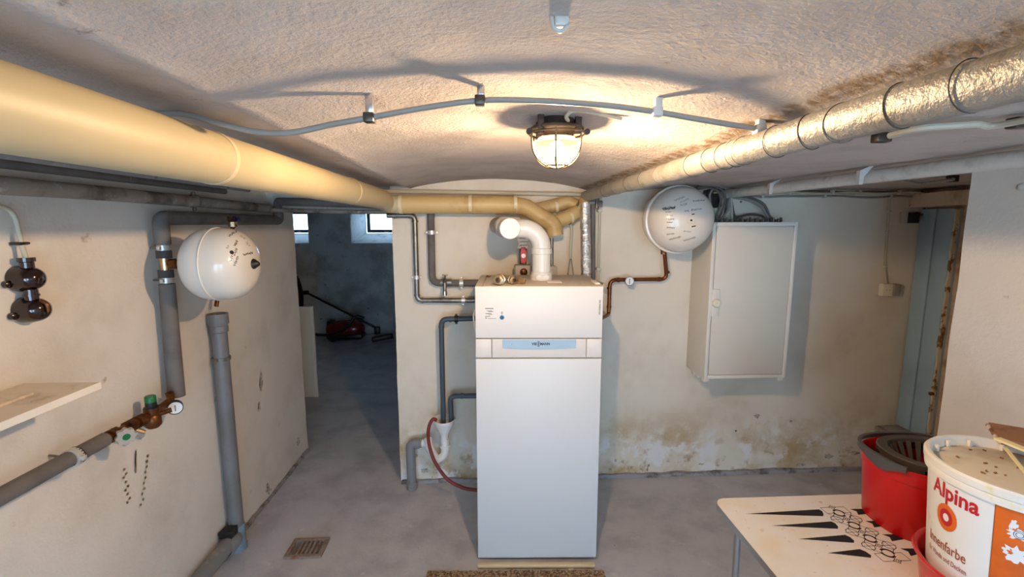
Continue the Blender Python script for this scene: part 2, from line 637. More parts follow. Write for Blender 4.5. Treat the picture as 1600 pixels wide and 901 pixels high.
mb = MB()
xs = []
x = -1.8
while x < 3.3:
    xs.append(x)
    x += 0.02 if -0.6 < x < 0.75 else 0.08
xs.append(3.3)
ys = [REAR - 0.3 + i * 0.045 for i in range(int((3.05 - REAR + 0.3) / 0.045) + 1)]
for yv in ys:
    for xv in xs:
        p = V((xv, yv, zc(xv)))
        d = noise.noise(p * 2.2) * 0.008 + noise.noise(p * 9) * 0.002 + noise.noise(p * 30) * 0.0008
        mb.v.append(V((xv, yv, p.z + d)))
nx, ny = len(xs), len(ys)
for j in range(ny - 1):
    for i in range(nx - 1):
        mb.f.append((j * nx + i, j * nx + i + 1, (j + 1) * nx + i + 1, (j + 1) * nx + i))
k = len(mb.v)
mb.v += [V((-1.8, ys[0], 2.3)), V((3.3, ys[0], 2.3)), V((3.3, ys[-1], 2.3)), V((-1.8, ys[-1], 2.3))]
mb.f.append((k, k + 1, k + 2, k + 3))
mb.f.append(tuple(range(nx)) + (k + 1, k))
mb.f.append(tuple((ny - 1) * nx + i for i in range(nx)) + (k + 2, k + 3))
mb.f.append(tuple(j * nx for j in range(ny)) + (k + 3, k))
mb.f.append(tuple(j * nx + nx - 1 for j in range(ny)) + (k + 2, k + 1))
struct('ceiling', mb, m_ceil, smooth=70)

# far room beyond the opening
struct('ceiling', rough_box(-3.9, 2.2, 3.0, 7.96, 2.06, 2.3, 0.15, 0.006), m_fardirt)
struct('wall_far_left', rough_box(-3.9, -3.6, 3.3, 7.9, -0.05, 2.2, 0.12, 0.008), m_fardirt)
struct('wall_far_right', rough_box(1.8, 2.2, 3.5, 7.9, -0.05, 2.2, 0.12, 0.008), m_fardirt)
struct('wall_far_near', rough_box(-3.9, LW - 0.30, 3.1, ENDL - 0.02, -0.05, 2.2, 0.12, 0.006), m_fardirt)
WINS = [(-2.16, -1.32), (-3.52, -2.80)]
mb = MB()
zs = 1.44
edges = [-3.9] + sorted(e for w_ in WINS for e in w_) + [2.2]
cells = [(edges[i], edges[i + 1], -.05, 2.2) for i in range(0, len(edges), 2)]
for (a, b) in WINS:
    cells += [(a, b, -.05, zs), (a, b, 1.97, 2.2)]
for (a, b, z0, z1) in cells:
    r = rough_box(a, b, FARY, 7.95, z0, z1, 0.08, 0.008)
    mb.add(r.v, r.f)
struct('wall_far', mb, m_fardirt)
for i, (a, b) in enumerate(WINS):
    # whitewashed splayed reveal: sloping sill and two cheeks
    s = MB()
    s.prism([(0.0, zs - 0.02), (0.0, zs + 0.015), (0.36, zs + 0.165), (0.36, zs - 0.02)], (a + .002, FARY + 0.012, 0), (0, 1, 0), (0, 0, 1), (1, 0, 0), b - a - .004)
    struct('trim_%d' % (3 + 3 * i), s, m_white_reveal, smooth=20)
    for q, (x0, x1, x2) in enumerate(((a + .002, a + .012, a + .166), (b - .002, b - .012, b - .028))):
        s = MB()
        s.prism([(x0, 0.012), (x1, 0.012), (x2, 0.36), (x0, 0.36)], (0, FARY, zs - 0.01), (1, 0, 0), (0, 1, 0), (0, 0, 1), 0.53)
        struct('trim_%d' % (4 + q + 3 * i), s, m_white_reveal, smooth=20)
    yw = FARY + 0.37
    f = MB()
    x0, x1, z0, z1 = a + 0.17, b - 0.03, zs + 0.17, 1.96
    t = 0.05
    f.box((x0, yw, z0), (x0 + t, yw + .05, z1))
    f.box((x1 - t, yw, z0), (x1, yw + .05, z1))
    f.box((x0 + t, yw, z0), (x1 - t, yw + .05, z0 + t))
    f.box((x0 + t, yw, z1 - t), (x1 - t, yw + .05, z1))
    wo = struct('window_%d' % (i + 1), f, m_winframe, smooth=20)
    MB().box((x0 + t, yw + .02, z0 + t), (x1 - t, yw + .026, z1 - t)).build('pane', m_pane, wo, 20)
    MB().box(((x0 + x1) / 2 - .03, yw - .02, z0 + .005), ((x0 + x1) / 2 + .03, yw, z0 + .025), 0.004).build('window_latch', m_galv, wo)

# rough mortar fillets where wall meets floor
mb = rough_box(OPX + 0.01, 2.73, BW - 0.022, BW + 0.02, -0.02, 0.028, 0.022, 0.011, freq=9)
struct('baseboard_back', mb, m_mortar)
mb = rough_box(LW - 0.02, LW + 0.02, REAR, ENDL - 0.02, -0.02, 0.02, 0.022, 0.010, freq=9)
struct('baseboard_left', mb, m_mortar)

def wall_patch(wall, pts_fn, px, py, w_, h_, seed, mat):
    r2 = random.Random(seed)
    vs, n_ = [], 22
    ctr = pts_fn(px, py)
    ring, ring2 = [], []
    for i in range(n_):
        t = 2 * PI * i / n_
        k_ = r2.uniform(.45, 1.1)
        p = pts_fn(px + w_ * k_ * math.cos(t), py + h_ * k_ * math.sin(t))
        ring.append(p)
        ring2.append(p.lerp(ctr, .12))
    toward = (V((0, 0, CH)) - ctr)
    nrm = V((1, 0, 0)) if abs(toward.x) > abs(toward.y) and wall.name.startswith('wall_left') else V((0, -1, 0))
    mb = MB()
    mb.add([p - nrm * .004 for p in ring] + [p + nrm * .0015 for p in ring2] + [ctr + nrm * .002], [(i, (i + 1) % n_, n_ + (i + 1) % n_, n_ + i) for i in range(n_)] + [(n_ + i, n_ + (i + 1) % n_, 2 * n_) for i in range(n_)])
    return mb.build('flaked_patch', mat, wall, 0)


wl, wbk = bpy.data.objects['wall_left'], bpy.data.objects['wall_back']
for k, (px, py, w_, h_) in enumerate(((408, 598, 2.5, 16), (405, 636, 2, 8), (419, 764, 5, 9), (212, 722, .7, 20), (466, 690, 4, 7)) + tuple((194 + 7 * math.sin(i * 2.1) * .4 + i * .9, 733 + i * 6.5, 1.3, 2.2) for i in range(9)) + tuple((231 - i * 1.1 + 1.5 * math.sin(i * 3.3), 712 + i * 8.5, 1.2, 2.4) for i in range(10))):
    wall_patch(wl, lambda a, b: PX(a, b, LW + .004), px, py, w_, h_, k, m_flake2 if k > 4 or k == 3 else m_flake)
for k, (px, py, w_, h_) in enumerate(((1183, 650, 5, 4), (1296, 713, 9, 4), (1318, 712, 9, 2), (1336, 707, 9, 4), (1150, 673, 1.5, 1.5), (1236, 658, 3, 2), (1096, 725, 4, 1.5), (1252, 726, 10, 2), (962, 719, 2, 3), (648, 712, 5, 3), (664, 735, 8, 4), (1158, 315, 2, 2))):
    wall_patch(wbk, lambda a, b: PY(a, b, BW - .004), px, py, w_, h_, 50 + k, m_crack if k in (4, 11) else m_flake)

# blue plank door in the recess
bd = []
dr = MB()
dr.box((2.905, 2.745, 0.335), (2.93, 2.975, 1.85))
do = struct('door_1', dr, m_blue, smooth=20)
for (y0, y1) in ((2.870, 2.975), (2.752, 2.860)):
    MB().box((2.88, y0, 0.345), (2.904, y1, 1.848), 0.004).build('plank', m_blue, do)
r = rough_box(2.880, 2.906, 2.738, 2.750, 0.34, 1.84, 0.012, 0.005, freq=14)
r.build('peeling_edge', m_peel, do)
MB().tube([(2.86, 2.737, .66), (2.88, 2.737, .66)], 0.012, 8).build('hinge_pin', m_bronze, do)

# ================================================================== BOILER
bx0, bx1, byf = -0.064, 0.558, 2.206
BD = 0.50
boiler = thing('boiler', 'tall white floor-standing gas boiler with silver name strip, on the concrete floor', 'boiler',
               ((bx0 + bx1) / 2, byf, 0.0), math.radians(-2.6), local=True)
HW = (bx1 - bx0) / 2
BT = 1.453
mb = MB().box((-HW + .004, .022, .035), (HW - .004, BD, BT - .018), 0.004)
mb.build('body', m_boiler, boiler)
MB().box((-HW, .004, BT - .018), (-HW + .034, BD + .003, BT), 0.002).build('top_cover', m_btop, boiler)
MB().box((-HW + .0365, .004, BT - .018), (HW, BD + .003, BT), 0.002).build('top_cover', m_btop, boiler)
ZA, ZB, ZC_ = 1.196, 1.191, 1.096
MB().box((-HW, 0, ZA), (HW, .022, BT - .002), 0.004).build('upper_panel', m_boiler, boiler)
MB().box((-HW, .004, ZC_), (-HW + .078, .022, ZB), 0.003).build('side_panel', m_boiler2, boiler)
MB().box((HW - .075, .004, ZC_), (HW, .022, ZB), 0.003).build('side_panel', m_boiler2, boiler)
mid = MB().box((-HW + .0805, .003, ZC_), (HW - .0775, .022, ZB), 0.003).build('control_panel', m_boiler2, boiler)
door = MB().box((-HW, 0, .012), (HW, .022, ZC_ - .005), 0.004).build('lower_door', m_boiler, boiler)
mb = MB()
for (px, py) in ((-HW + .06, .06), (HW - .06, .06), (-HW + .06, BD - .06), (HW - .06, BD - .06)):
    mb = MB().lathe([(0, 0), (.022, 0), (.022, .012), (.012, .014), (.012, .036), (0, .036)], (px, py, 0), n=16)
    mb.build('foot', m_black, boiler)
# silver display strip with curved lower edge
sl, sr = -0.178, 0.183
poly = [(sl, ZB - .003), (sr, ZB - .003), (sr, 1.146)]
for i in range(1, 24):
    t = i / 24
    poly.append((sr + (sl - sr) * t, 1.146 - 0.006 * math.sin(PI * t)))
poly.append((sl, 1.146))
strip = MB().prism(poly, (0, .0035, 0), (1, 0, 0), (0, 0, 1), (0, -1, 0), .0045).build('name_strip', m_silver, mid, 20)


def flat_text(s, size, x, z, y, mat, parent, name='lettering', bold=0.0, sx=1.0, rot=0.0, center=True):
    vs, fs = text_geo(s, size, bold)
    wd = max(v.x for v in vs) if vs else 0
    mb = MB()
    out = []
    for v in vs:
        a = (v.x - (wd / 2 if center else 0)) * sx
        b = v.y
        out.append(V((x + a * math.cos(rot) - b * math.sin(rot), y, z + a * math.sin(rot) + b * math.cos(rot))))
    mb.add(out, fs)
    return mb.build(name, mat, parent, 0, recalc=False)


ysf = -0.0016
def fit_text(t, x0, x1, z, size, mat, name='lettering', bold=.0006):
    vs, fs = text_geo(t, size, bold)
    a, b = min(v.x for v in vs), max(v.x for v in vs)
    mb = MB()
    mb.add([V((x0 + (v.x - a) / (b - a) * (x1 - x0), ysf, z + v.y)) for v in vs], fs)
    return mb.build(name, mat, strip, 0, recalc=False)


fit_text('VIE', -.036, -.0095, 1.1615, .0175, m_ink)
fit_text('MANN', .0065, .054, 1.1615, .0175, m_ink)
fit_text('S', -.0075, .0045, 1.1665, .0195, m_greyink, 'emblem', .001)
fit_text('S', -.0075, .0045, 1.1545, .0195, m_greyink, 'emblem', .001)
MB().lathe([(0, 0), (.0016, 0), (.0016, .0008), (0, .0008)], (-0.133, -0.001, 1.166), (0, -1, 0), 10).build('indicator_light', m_ink, strip)
up = [o for o in boiler.children if o.name.startswith('upper_panel')][0]
flat_text('VITODENS 333', .0115, HW - .012, 1.312, -.0006, m_greyink, up, bold=.0003, rot=PI / 2, center=False, sx=0.98)
# service sticker
lx, lz = -0.262, 1.29
mb = MB()
for (a, b, c, h) in [(0, .040, .052, .004), (.006, .034, .041, .0022), (.014, .040, .0375, .0022), (.001, .030, .028, .003), (.014, .035, .0225, .002), (0, .024, .014, .0028), (0, .008, .004, .003), (.013, .052, .0036, .0018), (0, .005, .009, .002)]:
    mb.box((lx + a, -.0009, lz + c), (lx + b, -.0002, lz + c + h))
mb.build('sticker_print', m_greyink, up, 0)
MB().lathe([(0, 0), (.0125, 0), (.0125, .0006), (0, .0006)], (-.181, 0, 1.2995), (0, -1, 0), 28).build('sticker_disc', m_silver, up, 30)
MB().lathe([(0, 0), (.0098, 0), (.0098, .0012), (0, .0012)], (-.181, 0, 1.2995), (0, -1, 0), 28).build('sticker_disc', m_blueink, up, 30)
flat_text('8', .022, -.181, 1.314, -.0008, m_greyink, up, name='sticker_print', sx=.8)
# hinge piece on the top
MB().box((-HW + .036, .40, BT), (-HW + .06, .425, BT + .008), .003).build('hinge', m_bronze, boiler)
MB().box((HW - .03, .06, BT), (HW - .004, .19, BT + .008), .003).build('cable_cover', m_white_pl, boiler)
MB().box((.052, .13, BT), (.125, .23, BT + .002), .0008).build('paper_note', m_label_white, boiler)
# small hook and tag on the left side
MB().tube(spline([(-HW - .004, .05, 1.33), (-HW - .012, .05, 1.30), (-HW - .010, .05, 1.26), (-HW - .004, .05, 1.22)]), .004, 8).build('side_cable', m_cream, boiler)


def bl(x, y, z):
    a = boiler.rotation_euler.z
    return V((boiler.location.x + x * math.cos(a) - y * math.sin(a), boiler.location.y + x * math.sin(a) + y * math.cos(a), z))


# ------------------------------------------------------------------ flue
FY = 2.47
fx = PY(846, 410, FY).x
fl = thing('flue_pipe', 'white plastic flue pipe bending over from the boiler top to the wall', 'flue', (fx, FY, BT))
rf = 0.049
zt = PY(815, 357, FY).z
tx = PY(797, 357, FY - .08).x - .01
MB().lathe([(0, 0), (rf + .010, 0), (rf + .010, .028), (rf + .006, .032), (rf + .006, .040), (rf + .002, .044), (0, .044)], (fx, FY, BT)).build('base_collar', m_flue, fl)
MB().tube([(fx, FY, BT + .042), (fx, FY, zt - .115)], rf, 40).build('riser', m_flue, fl)
MB().lathe([(rf, 0), (rf + .005, .003), (rf + .005, .028), (rf, .032)], (fx, FY, zt - .135), n=40).build('socket', m_flue, fl)
arc = []
R = 0.10
for i in range(15):
    a = PI / 2 * i / 14
    arc.append((fx - R + R * math.cos(a), FY, zt - R + R * math.sin(a) - .0))
arc = [(fx, FY, zt - .115)] + arc + [(tx, FY, zt)]
MB().tube(arc, rf, 40).build('elbow', m_flue, fl)
capc = PY(797, 357, FY - .08)
tax = (PY(781, 353, 2.86) - capc).normalized()
tlen = (PY(781, 353, 2.86) - capc).length + (BW - 2.86) / tax.y + .02
MB().tube([capc, capc + tax * .15], rf + .001, 40).build('tee', m_flue, fl)
MB().lathe([(0, 0), (rf + .002, 0), (rf + .005, -.003), (rf + .005, -.018), (rf + .001, -.021)], capc - tax * .002, -tax, 40).build('end_cap', m_flue, fl)
prof = [(rf, .14)]
for i in range(9):
    prof += [(rf + .004, .146 + i * .012), (rf + .010, .149 + i * .012), (rf + .010, .153 + i * .012), (rf + .004, .157 + i * .012)]
prof += [(rf + .003, .27), (rf + .003, tlen)]
MB().lathe(prof, capc, tax, 36).build('ribbed_socket', m_grey_ribs, fl)
for dx in (-.020, .018):
    MB().lathe([(0, .062), (.0145, .062), (.0145, .052), (.013, .03), (0, .03)], (fx + dx, FY, BT + .018), (0, -1, 0), 20).build('test_port_plug', m_flue, fl)

# ------------------------------------------------------------------ brass fittings lying on the boiler
def fitting(px, py, sz, ang, label, nm):
    c = PZ(px, py, BT + sz * 0.9)
    t = thing(nm, label, 'pipe fitting', (c.x, c.y, BT))
    ax = V((math.cos(ang), math.sin(ang), 0))
    z = BT + sz * 0.98
    c = V((c.x, c.y, z))
    MB().lathe([(sz * .55, -sz * 1.3), (sz * .8, -sz * 1.3), (sz * .8, -sz * .3), (sz * .62, -sz * .3), (sz * .62, sz * 1.2), (sz * .45, sz * 1.2), (sz * .4, -sz * .6)], c, ax, 20).build('body', m_brass, t)
    MB().lathe([(sz * .78, -sz * .75), (sz, -sz * .7), (sz, -sz * .1), (sz * .78, -sz * .05)], c, ax, 6).build('hex_nut', m_brass, t, 20)
    MB().lathe([(sz * .6, sz * .4), (sz * .9, sz * .45), (sz * .9, sz * .9), (sz * .6, sz * .95)], c, ax, 6).build('union_nut', m_brass, t, 20)
    return t


fitting(781, 437, .029, -1.9, 'largest brass pipe union lying on the boiler top', 'brass_union')
fitting(800, 437.5, .023, -1.2, 'middle brass pipe union lying on the boiler top', 'brass_union')
fitting(815, 439, .017, -0.4, 'smallest brass pipe union lying beside the flue on the boiler', 'brass_union')

# ------------------------------------------------------------------ pump group behind the flue
py_ = 2.80
pg = thing('circulation_pump', 'grey heating pump with red valve lever behind the white flue', 'pump', (PY(817, 430, py_).x, py_, BT - .05))
pc = PY(817, 420, py_)
MB().box((pc.x - .052, py_ - .06, BT - .09), (pc.x + .05, py_ + .05, pc.z + .028), .012).build('pump_body', m_grey_ribs, pg)
MB().lathe([(0, 0), (.022, 0), (.022, .016), (.016, .02), (0, .02)], (pc.x, py_ - .06, pc.z - .012), (0, -1, 0), 20).build('motor_cap', m_bronze, pg)
MB().tube([(pc.x, py_, pc.z + .02), (pc.x, py_, PY(817, 372, py_).z)], .022, 16).build('valve_pipe', m_insul_dk, pg)
zc2 = PY(817, 380, py_).z
MB().lathe([(.02, -.03), (.036, -.03), (.036, -.012), (.028, -.008), (.028, .008), (.036, .012), (.036, .03), (.02, .03)], (pc.x + .004, py_, zc2), (0, 0, 1), 8).build('union_nut', m_chrome, pg, 20)
zr = PY(817, 398, py_).z
mb = MB()
pol = [(-.012, .048), (.012, .048), (.018, .01), (.016, -.035), (.006, -.05), (-.012, -.045), (-.018, 0)]
mb.prism(pol, (pc.x, py_ - .028, zr), (1, 0, 0), (0, 0, 1), (0, -1, 0), .014)
lev = mb.build('valve_lever', m_redv, pg, 20)
MB().lathe([(0, 0), (.013, 0), (.013, .006), (0, .006)], (pc.x, py_ - .042, zr - .003), (0, -1, 0), 20).build('dial', m_dial, lev)
p2 = PY(866, 422, py_)
MB().box((p2.x - .05, py_ - .05, BT - .08), (p2.x + .012, py_ + .05, p2.z + .03), .012).build('pump_head', m_grey_ribs, pg)
MB().tube([PY(862, 415, 2.80), PY(862, 372, 2.80)], .011, 12).build('return_pipe', m_galv, pg)

# ================================================================== INSULATED YELLOW PIPES
yx, yz, yr = -0.600, 1.893, 0.056
yp = thing('insulated_heating_pipe', 'thick cream jacketed heating pipe running along the vault edge and back wall', 'pipe', (yx, 0, yz - yr))
CRY = 2.83
c0 = PY(626, 314, CRY)
ptsy = [(yx - .006, REAR + .02, yz), (yx, 0.5, yz), (yx, CRY - .12, yz - .002)]
MB().tube(ptsy, yr, 36).build('long_run', m_yellow, yp)
for (px, py) in ((330, 238), (545, 291)):
    q = PX(px, py, yx)
    MB().lathe([(yr, -.008), (yr + .0015, -.007), (yr + .0015, .007), (yr, .008)], (yx, q.y, yz), (0, 1, 0), 40).build('joint_band', m_tape, yp)
cz = PY(700, 319, CRY).z
xe = PY(806, 320, CRY).x
bend = fillet([(yx, CRY - .13, yz - .002), (yx, CRY, cz), (yx + .14, CRY, cz)], .12, 10)
MB().tube(bend, yr - .0015, 32).build('elbow', m_yellow, yp)
MB().tube([(yx + .10, CRY, cz), (xe, CRY, cz - .004)], yr - .001, 36).build('cross_run', m_yellow2, yp)
for px in (627, 735, 805):
    q = PY(px, 318, CRY)
    MB().lathe([(yr - .001, -.010), (yr + .0008, -.009), (yr + .0008, .009), (yr - .001, .010)], (q.x, CRY, cz), (1, 0, 0), 40).build('joint_band', m_tape, yp)
j = PY(864, 352, CRY)
MB().tube(fillet([(xe - .02, CRY, cz - .004), (xe + .055, CRY, cz - .012), (j.x, CRY - .03, j.z + .005), (j.x + .01, CRY - .03, j.z - .06)], .08, 8), [.056] * 2 + [.052] * 100 if False else .050, 32).build('descending_bend', m_yellow2, yp)

bp = yp
a0, a1 = PY(862, 347, 2.83), PY(902, 331, 2.885)
MB().tube([a0 + V((.0, .0, -.012)), a0 * .55 + a1 * .45 + V((0, 0, -.008)), a1], .044, 30).build('branch_run', m_yellow2, bp)
d = (a1 - a0).normalized()
for t in (.12, .68):
    MB().lathe([(.044, -.009), (.046, -.008), (.046, .008), (.044, .009)], a0.lerp(a1, t) + V((0, 0, -.010)), d, 36).build('joint_band', m_tape, bp)
bq = thing('insulated_branch_pipe', 'aged cream jacketed pipe rising behind the pipe elbow over the flue', 'pipe', (PY(870, 320, 2.93).x, 2.93, 1.8))
a0, a1 = PY(812, 332, 2.94), PY(893, 317, 2.94)
MB().tube(fillet([a0, a0.lerp(a1, .5), a1 + V((-.02, 0, .006)), a1 + V((.03, -.02, -.02))], .05), .042, 30).build('jacket', m_yellow2, bq)
d = (a1 - a0).normalized()
MB().lathe([(.042, -.009), (.044, -.008), (.044, .008), (.042, .009)], a0.lerp(a1, .7), d, 36).build('joint_band', m_tape, bq)
# slim pipe along the top of the back wall
q0, q1 = PY(612, 300, 2.955), PY(925, 304, 2.955)
sp_ = MB().tube([V((-1.0, 2.955, q0.z + .008)), q0.lerp(q1, .4) + V((0, 0, .004)), q1], .014, 14)
o = sp_.build('slim_pipe', m_cable_lt)
tag(o, 'slim cream painted pipe lying over the thick pipe along the back wall', 'pipe')

# ================================================================== FOIL PIPES
fxp, fzp, frp = 0.602, 1.920, 0.0315
fo = thing('foil_wrapped_pipe', 'silver foil wrapped pipe bound with wire running along the ceiling', 'pipe', (fxp, 0, fzp - frp))
n = 90
pts, rs = [], []
for i in range(n + 1):
    yv = REAR + .02 + (2.86 - REAR - .02) * i / n
    pts.append((fxp + noise.noise(V((0, yv * 3, 0))) * .003, yv, fzp + noise.noise(V((5, yv * 3, 0))) * .003))
    rs.append(frp + noise.noise(V((9, yv * 14, 0))) * .0028)
MB().tube(pts, rs, 28).build('foil_jacket', m_foil, fo)
for (px, py) in ((1520, 130), (1410, 165), (1318, 193), (1268, 208), (1215, 222), (1165, 236), (1150, 241), (1135, 245), (1112, 251), (1085, 258), (1060, 265), (1035, 272), (1010, 278), (985, 285), (965, 290), (948, 295)):
    q = PX(px, py, fxp)
    tilt = random.Random(px).uniform(-.25, .25)
    MB().torus((fxp, q.y, fzp), (tilt, 1, tilt * .5), frp + .0012, .0009, 32, 6).build('binding_wire', m_wire, fo)
fv = thing('foil_wrapped_riser', 'shiny crumpled foil wrapped vertical pipe behind the boiler', 'pipe', (PY(914, 430, 2.80).x, 2.80, 1.38))
p0, p1 = PY(914, 316, 2.80), PY(916, 452, 2.80)
pts, rs = [], []
for i in range(41):
    p = p0.lerp(p1, i / 40)
    pts.append(p + V((noise.noise(V((i * .4, 0, 3))) * .003, 0, 0)))
    rs.append(.031 + noise.noise(V((i * .7, 4, 0))) * .004)
MB().tube(pts, rs, 24).build('foil_jacket', m_foil2, fv)
MB().torus(p0.lerp(p1, .82), (0, 0.1, 1), .033, .0016, 28, 6).build('binding_wire', m_wire, fv)
MB().tube(fillet([(fxp, 2.866, fzp), (p0.x + .005, 2.85, fzp - .03), (p0.x, 2.81, p0.z - .02)], .03), .031, 22).build('elbow_wrap', m_yellow2, fv)
# plain grey tube just behind the riser
o = MB().tube([PY(926, 318, 2.93), PY(926, 452, 2.93)], .017, 14).build('grey_upright_tube', m_insul)
tag(o, 'plain grey tube hidden beside the shiny foil riser', 'pipe')
# thin conduit with cap right of the foil riser
cn = thing('wall_conduit', 'thin cream conduit dropping down the wall beside the foil riser', 'conduit', (PY(937, 430, 2.95).x, 2.95, 1.4))
MB().tube([PY(938.5, 300, 2.955), PY(937, 330, 2.955), PY(935, 419, 2.955), PY(934, 440, 2.93), PY(944, 444, 2.75)], .0075, 10).build('tube', m_cable_lt, cn)
for py2 in (329, 420):
    q = PY(937 - (py2 - 329) * .02, py2, 2.955)
    MB().box(q + V((-.014, -.014, -.008)), q + V((.014, .028, .008)), .003).build('clip', m_clip, cn)
# valve blocks at the top of the corner
vb = thing('pipe_bracket', 'small grey pipe bracket below the end of the foil wrapped pipe', 'bracket', (PY(930, 320, 2.95).x, 2.95, 1.85))
q = PY(931, 318, 2.95)
MB().box(q + V((-.05, -.02, -.022)), q + V((.04, .034, .018)), .004).build('plate', m_galv, vb)
MB().tube([q + V((.0, -.03, -.03)), q + V((.0, -.03, .03))], .010, 8).build('bolt', m_galv, vb)

# white twin cable from the branch pipe
cb = thing('forked_cable', 'pale grey cable hanging from the cream pipe and forking above the boiler', 'cable', (PY(891, 430, 2.92).x, 2.92, 1.44))
MB().tube(spline([PY(889, 345, 2.93), PY(893, 356, 2.93), PY(892, 385, 2.93), PY(891, 404, 2.93)]), .009, 8).build('trunk', m_cable_lt, cb)
MB().tube(spline([PY(891, 402, 2.93), PY(889, 415, 2.93), PY(885, 445, 2.93)]), .0045, 8).build('branch', m_cable, cb)
MB().tube(spline([PY(892, 402, 2.93), PY(894, 415, 2.93), PY(898, 445, 2.93)]), .0045, 8).build('branch', m_cable, cb)

# ================================================================== BACK WALL PIPES LEFT OF THE BOILER
def clamp(parent, c, axis, r, mat=None, w_=.012, ears=True, wall=None):
    a, u, q = basis(axis)
    mat = mat or m_steel
    mb = MB().lathe([(r, -w_), (r + .0055, -w_), (r + .0055, w_), (r, w_)], c, axis, 24)
    o = mb.build('clamp', mat or m_chrome, parent)
    if ears:
        for s in (-1, 1):
            e = V(ears) if not isinstance(ears, bool) else u
            p = V(c) + e * s * (r + .009)
            MB().box(p - V((.007, .007, .007)), p + V((.007, .007, .007)), .002).build('screw_lug', mat or m_chrome, o)
    if wall is not None:
        MB().tube([V(c), V(wall)], .004, 8).build('wall_bolt', m_galv, o)
    return o


gy = 2.945
gp = thing('galvanised_pipe', 'bare galvanised steel pipe stepping down the wall to the boiler side', 'pipe', (PY(652, 470, gy).x, gy, 1.3))
path = [PY(612, 336.5, gy) + V((-.03, 0, 0)), PY(648, 336.5, gy), PY(652, 469, gy), PY(757, 469, gy) + V((.05, 0, 0)), V((.06, 2.735, PY(757, 469, gy).z))]
MB().tube(fillet(path, .035), .0165, 16).build('pipe', m_galv, gp)
for p, ax in ((PY(617, 336.5, gy), (1, 0, 0)), (PY(640, 336.5, gy), (1, 0, 0)), (PY(648.5, 346, gy), (0, 0, 1)), (PY(651.7, 461, gy), (0, 0, 1)), (PY(660, 469, gy), (1, 0, 0))):
    MB().lathe([(.016, -.006), (.020, -.005), (.020, .005), (.016, .006)], p, ax, 18).build('fitting_collar', m_galv, gp)
clamp(gp, PY(651, 433, gy), (0, 0, 1), .0165, ears=(1, 0, 0))
clamp(gp, PY(724, 469, gy), (1, 0, 0), .0165, ears=(0, 0, 1))

ip = thing('insulated_supply_pipe', 'grey foam insulated pipe with a drain tap beside the boiler top', 'pipe', (PY(676, 440, gy).x, gy, 1.4))
ir = .0225
path = [PY(673, 326, gy), PY(675.5, 442, gy), PY(750, 442, gy) + V((.04, 0, 0)), V((.03, 2.735, PY(750, 442, gy).z - .02))]
MB().tube(fillet(path, .05), ir, 18).build('insulation', m_insul, ip)
clamp(ip, PY(674.5, 363, gy), (0, 0, 1), ir, ears=(1, 0, 0))
clamp(ip, PY(721, 442, gy), (1, 0, 0), ir, ears=(0, 0, 1))
tp = PY(696, 441, gy)
MB().tube([tp + V((-.03, 0, 0)), tp + V((.04, 0, 0))], .024, 16).build('valve_body', m_galv, ip)
MB().tube([tp + V((0, -.02, .02)), tp + V((0, -.05, .0)), tp + V((0, -.05, -.055))], .011, 12).build('tap_spout', m_galv, ip)
MB().lathe([(.010, -.075), (.015, -.075), (.015, -.05), (.010, -.05)], tp + V((0, -.05, 0)), (0, 0, 1), 12).build('hose_end', m_chrome, ip)
MB().tube([tp + V((0, -.02, 0)), tp + V((0, -.02, .05))], .006, 8).build('valve_stem', m_galv, ip)
MB().box(tp + V((-.018, -.026, .046)), tp + V((.018, -.014, .053)), .002).build('tap_handle', m_galv, ip)

fy = 2.875
dp = thing('drain_line_pipe', 'tall dark blue-grey discharge pipe ending in the funnel beside the boiler', 'pipe', (PY(693, 655, fy).x, fy, .5))
MB().tube(fillet([V((.02, 2.735, PY(750, 497, fy).z)), PY(750, 497, fy) + V((.05, 0, 0)), PY(689.5, 498.5, fy), PY(693, 662, fy)], .04), .0165, 16).build('pipe', m_dkpipe, dp)
for p, ax in ((PY(704, 498.5, fy), (1, 0, 0)), (PY(689.8, 510, fy), (0, 0, 1))):
    MB().lathe([(.016, -.008), (.019, -.007), (.019, .007), (.016, .008)], p, ax, 18).build('fitting_collar', m_dkpipe, dp)
clamp(dp, PY(713, 498, fy), (1, 0, 0), .0165, m_black, ears=(0, 0, 1), wall=PY(713, 498, fy) + V((0, .1, 0)))
dq = thing('drain_line_pipe', 'short dark blue-grey discharge pipe from the boiler side into the funnel', 'pipe', (PY(705, 655, fy).x, fy, .5))
MB().tube(fillet([V((.02, 2.735, PY(750, 618, fy).z)), PY(750, 618, fy) + V((.05, 0, 0)), PY(703.5, 618.5, fy), PY(705.5, 662, fy)], .035), .0165, 16).build('pipe', m_dkpipe, dq)
MB().lathe([(.016, -.008), (.019, -.007), (.019, .007), (.016, .008)], PY(722, 618, fy), (1, 0, 0), 18).build('fitting_collar', m_dkpipe, dq)

fc = PY(694, 656, fy)
fu = thing('drain_funnel', 'white plastic drain funnel with trap mounted on the wall beside the boiler', 'funnel', (fc.x, fy, .24))
MB().lathe([(.078, -.012), (.083, -.006), (.083, .012), (.080, .012), (.079, -.004), (.066, -.030), (.030, -.085), (.022, -.11), (.022, -.16), (.026, -.16), (.027, -.105), (.036, -.085), (.072, -.030), (.078, -.012)], (fc.x, fy, fc.z), n=36, sy_=.85).build('funnel_bowl', m_white_pl, fu)
n0 = V((fc.x + .002, fy, fc.z - .13))
q1 = PY(690, 712, fy)
q2 = PY(671, 700, fy)
MB().tube(spline([n0, n0 + V((0, 0, -.08)), V((q1.x + .01, fy, q1.z - .0)), V((q1.x - .03, fy, q1.z - .02)), V((q2.x, fy, q2.z + .01)), V((q2.x - .012, fy + .02, PY(668, 690, fy).z + .02))], 8), .026, 18).build('trap', m_white_pl, fu)
g0 = PY(668, 691, fy + .03)
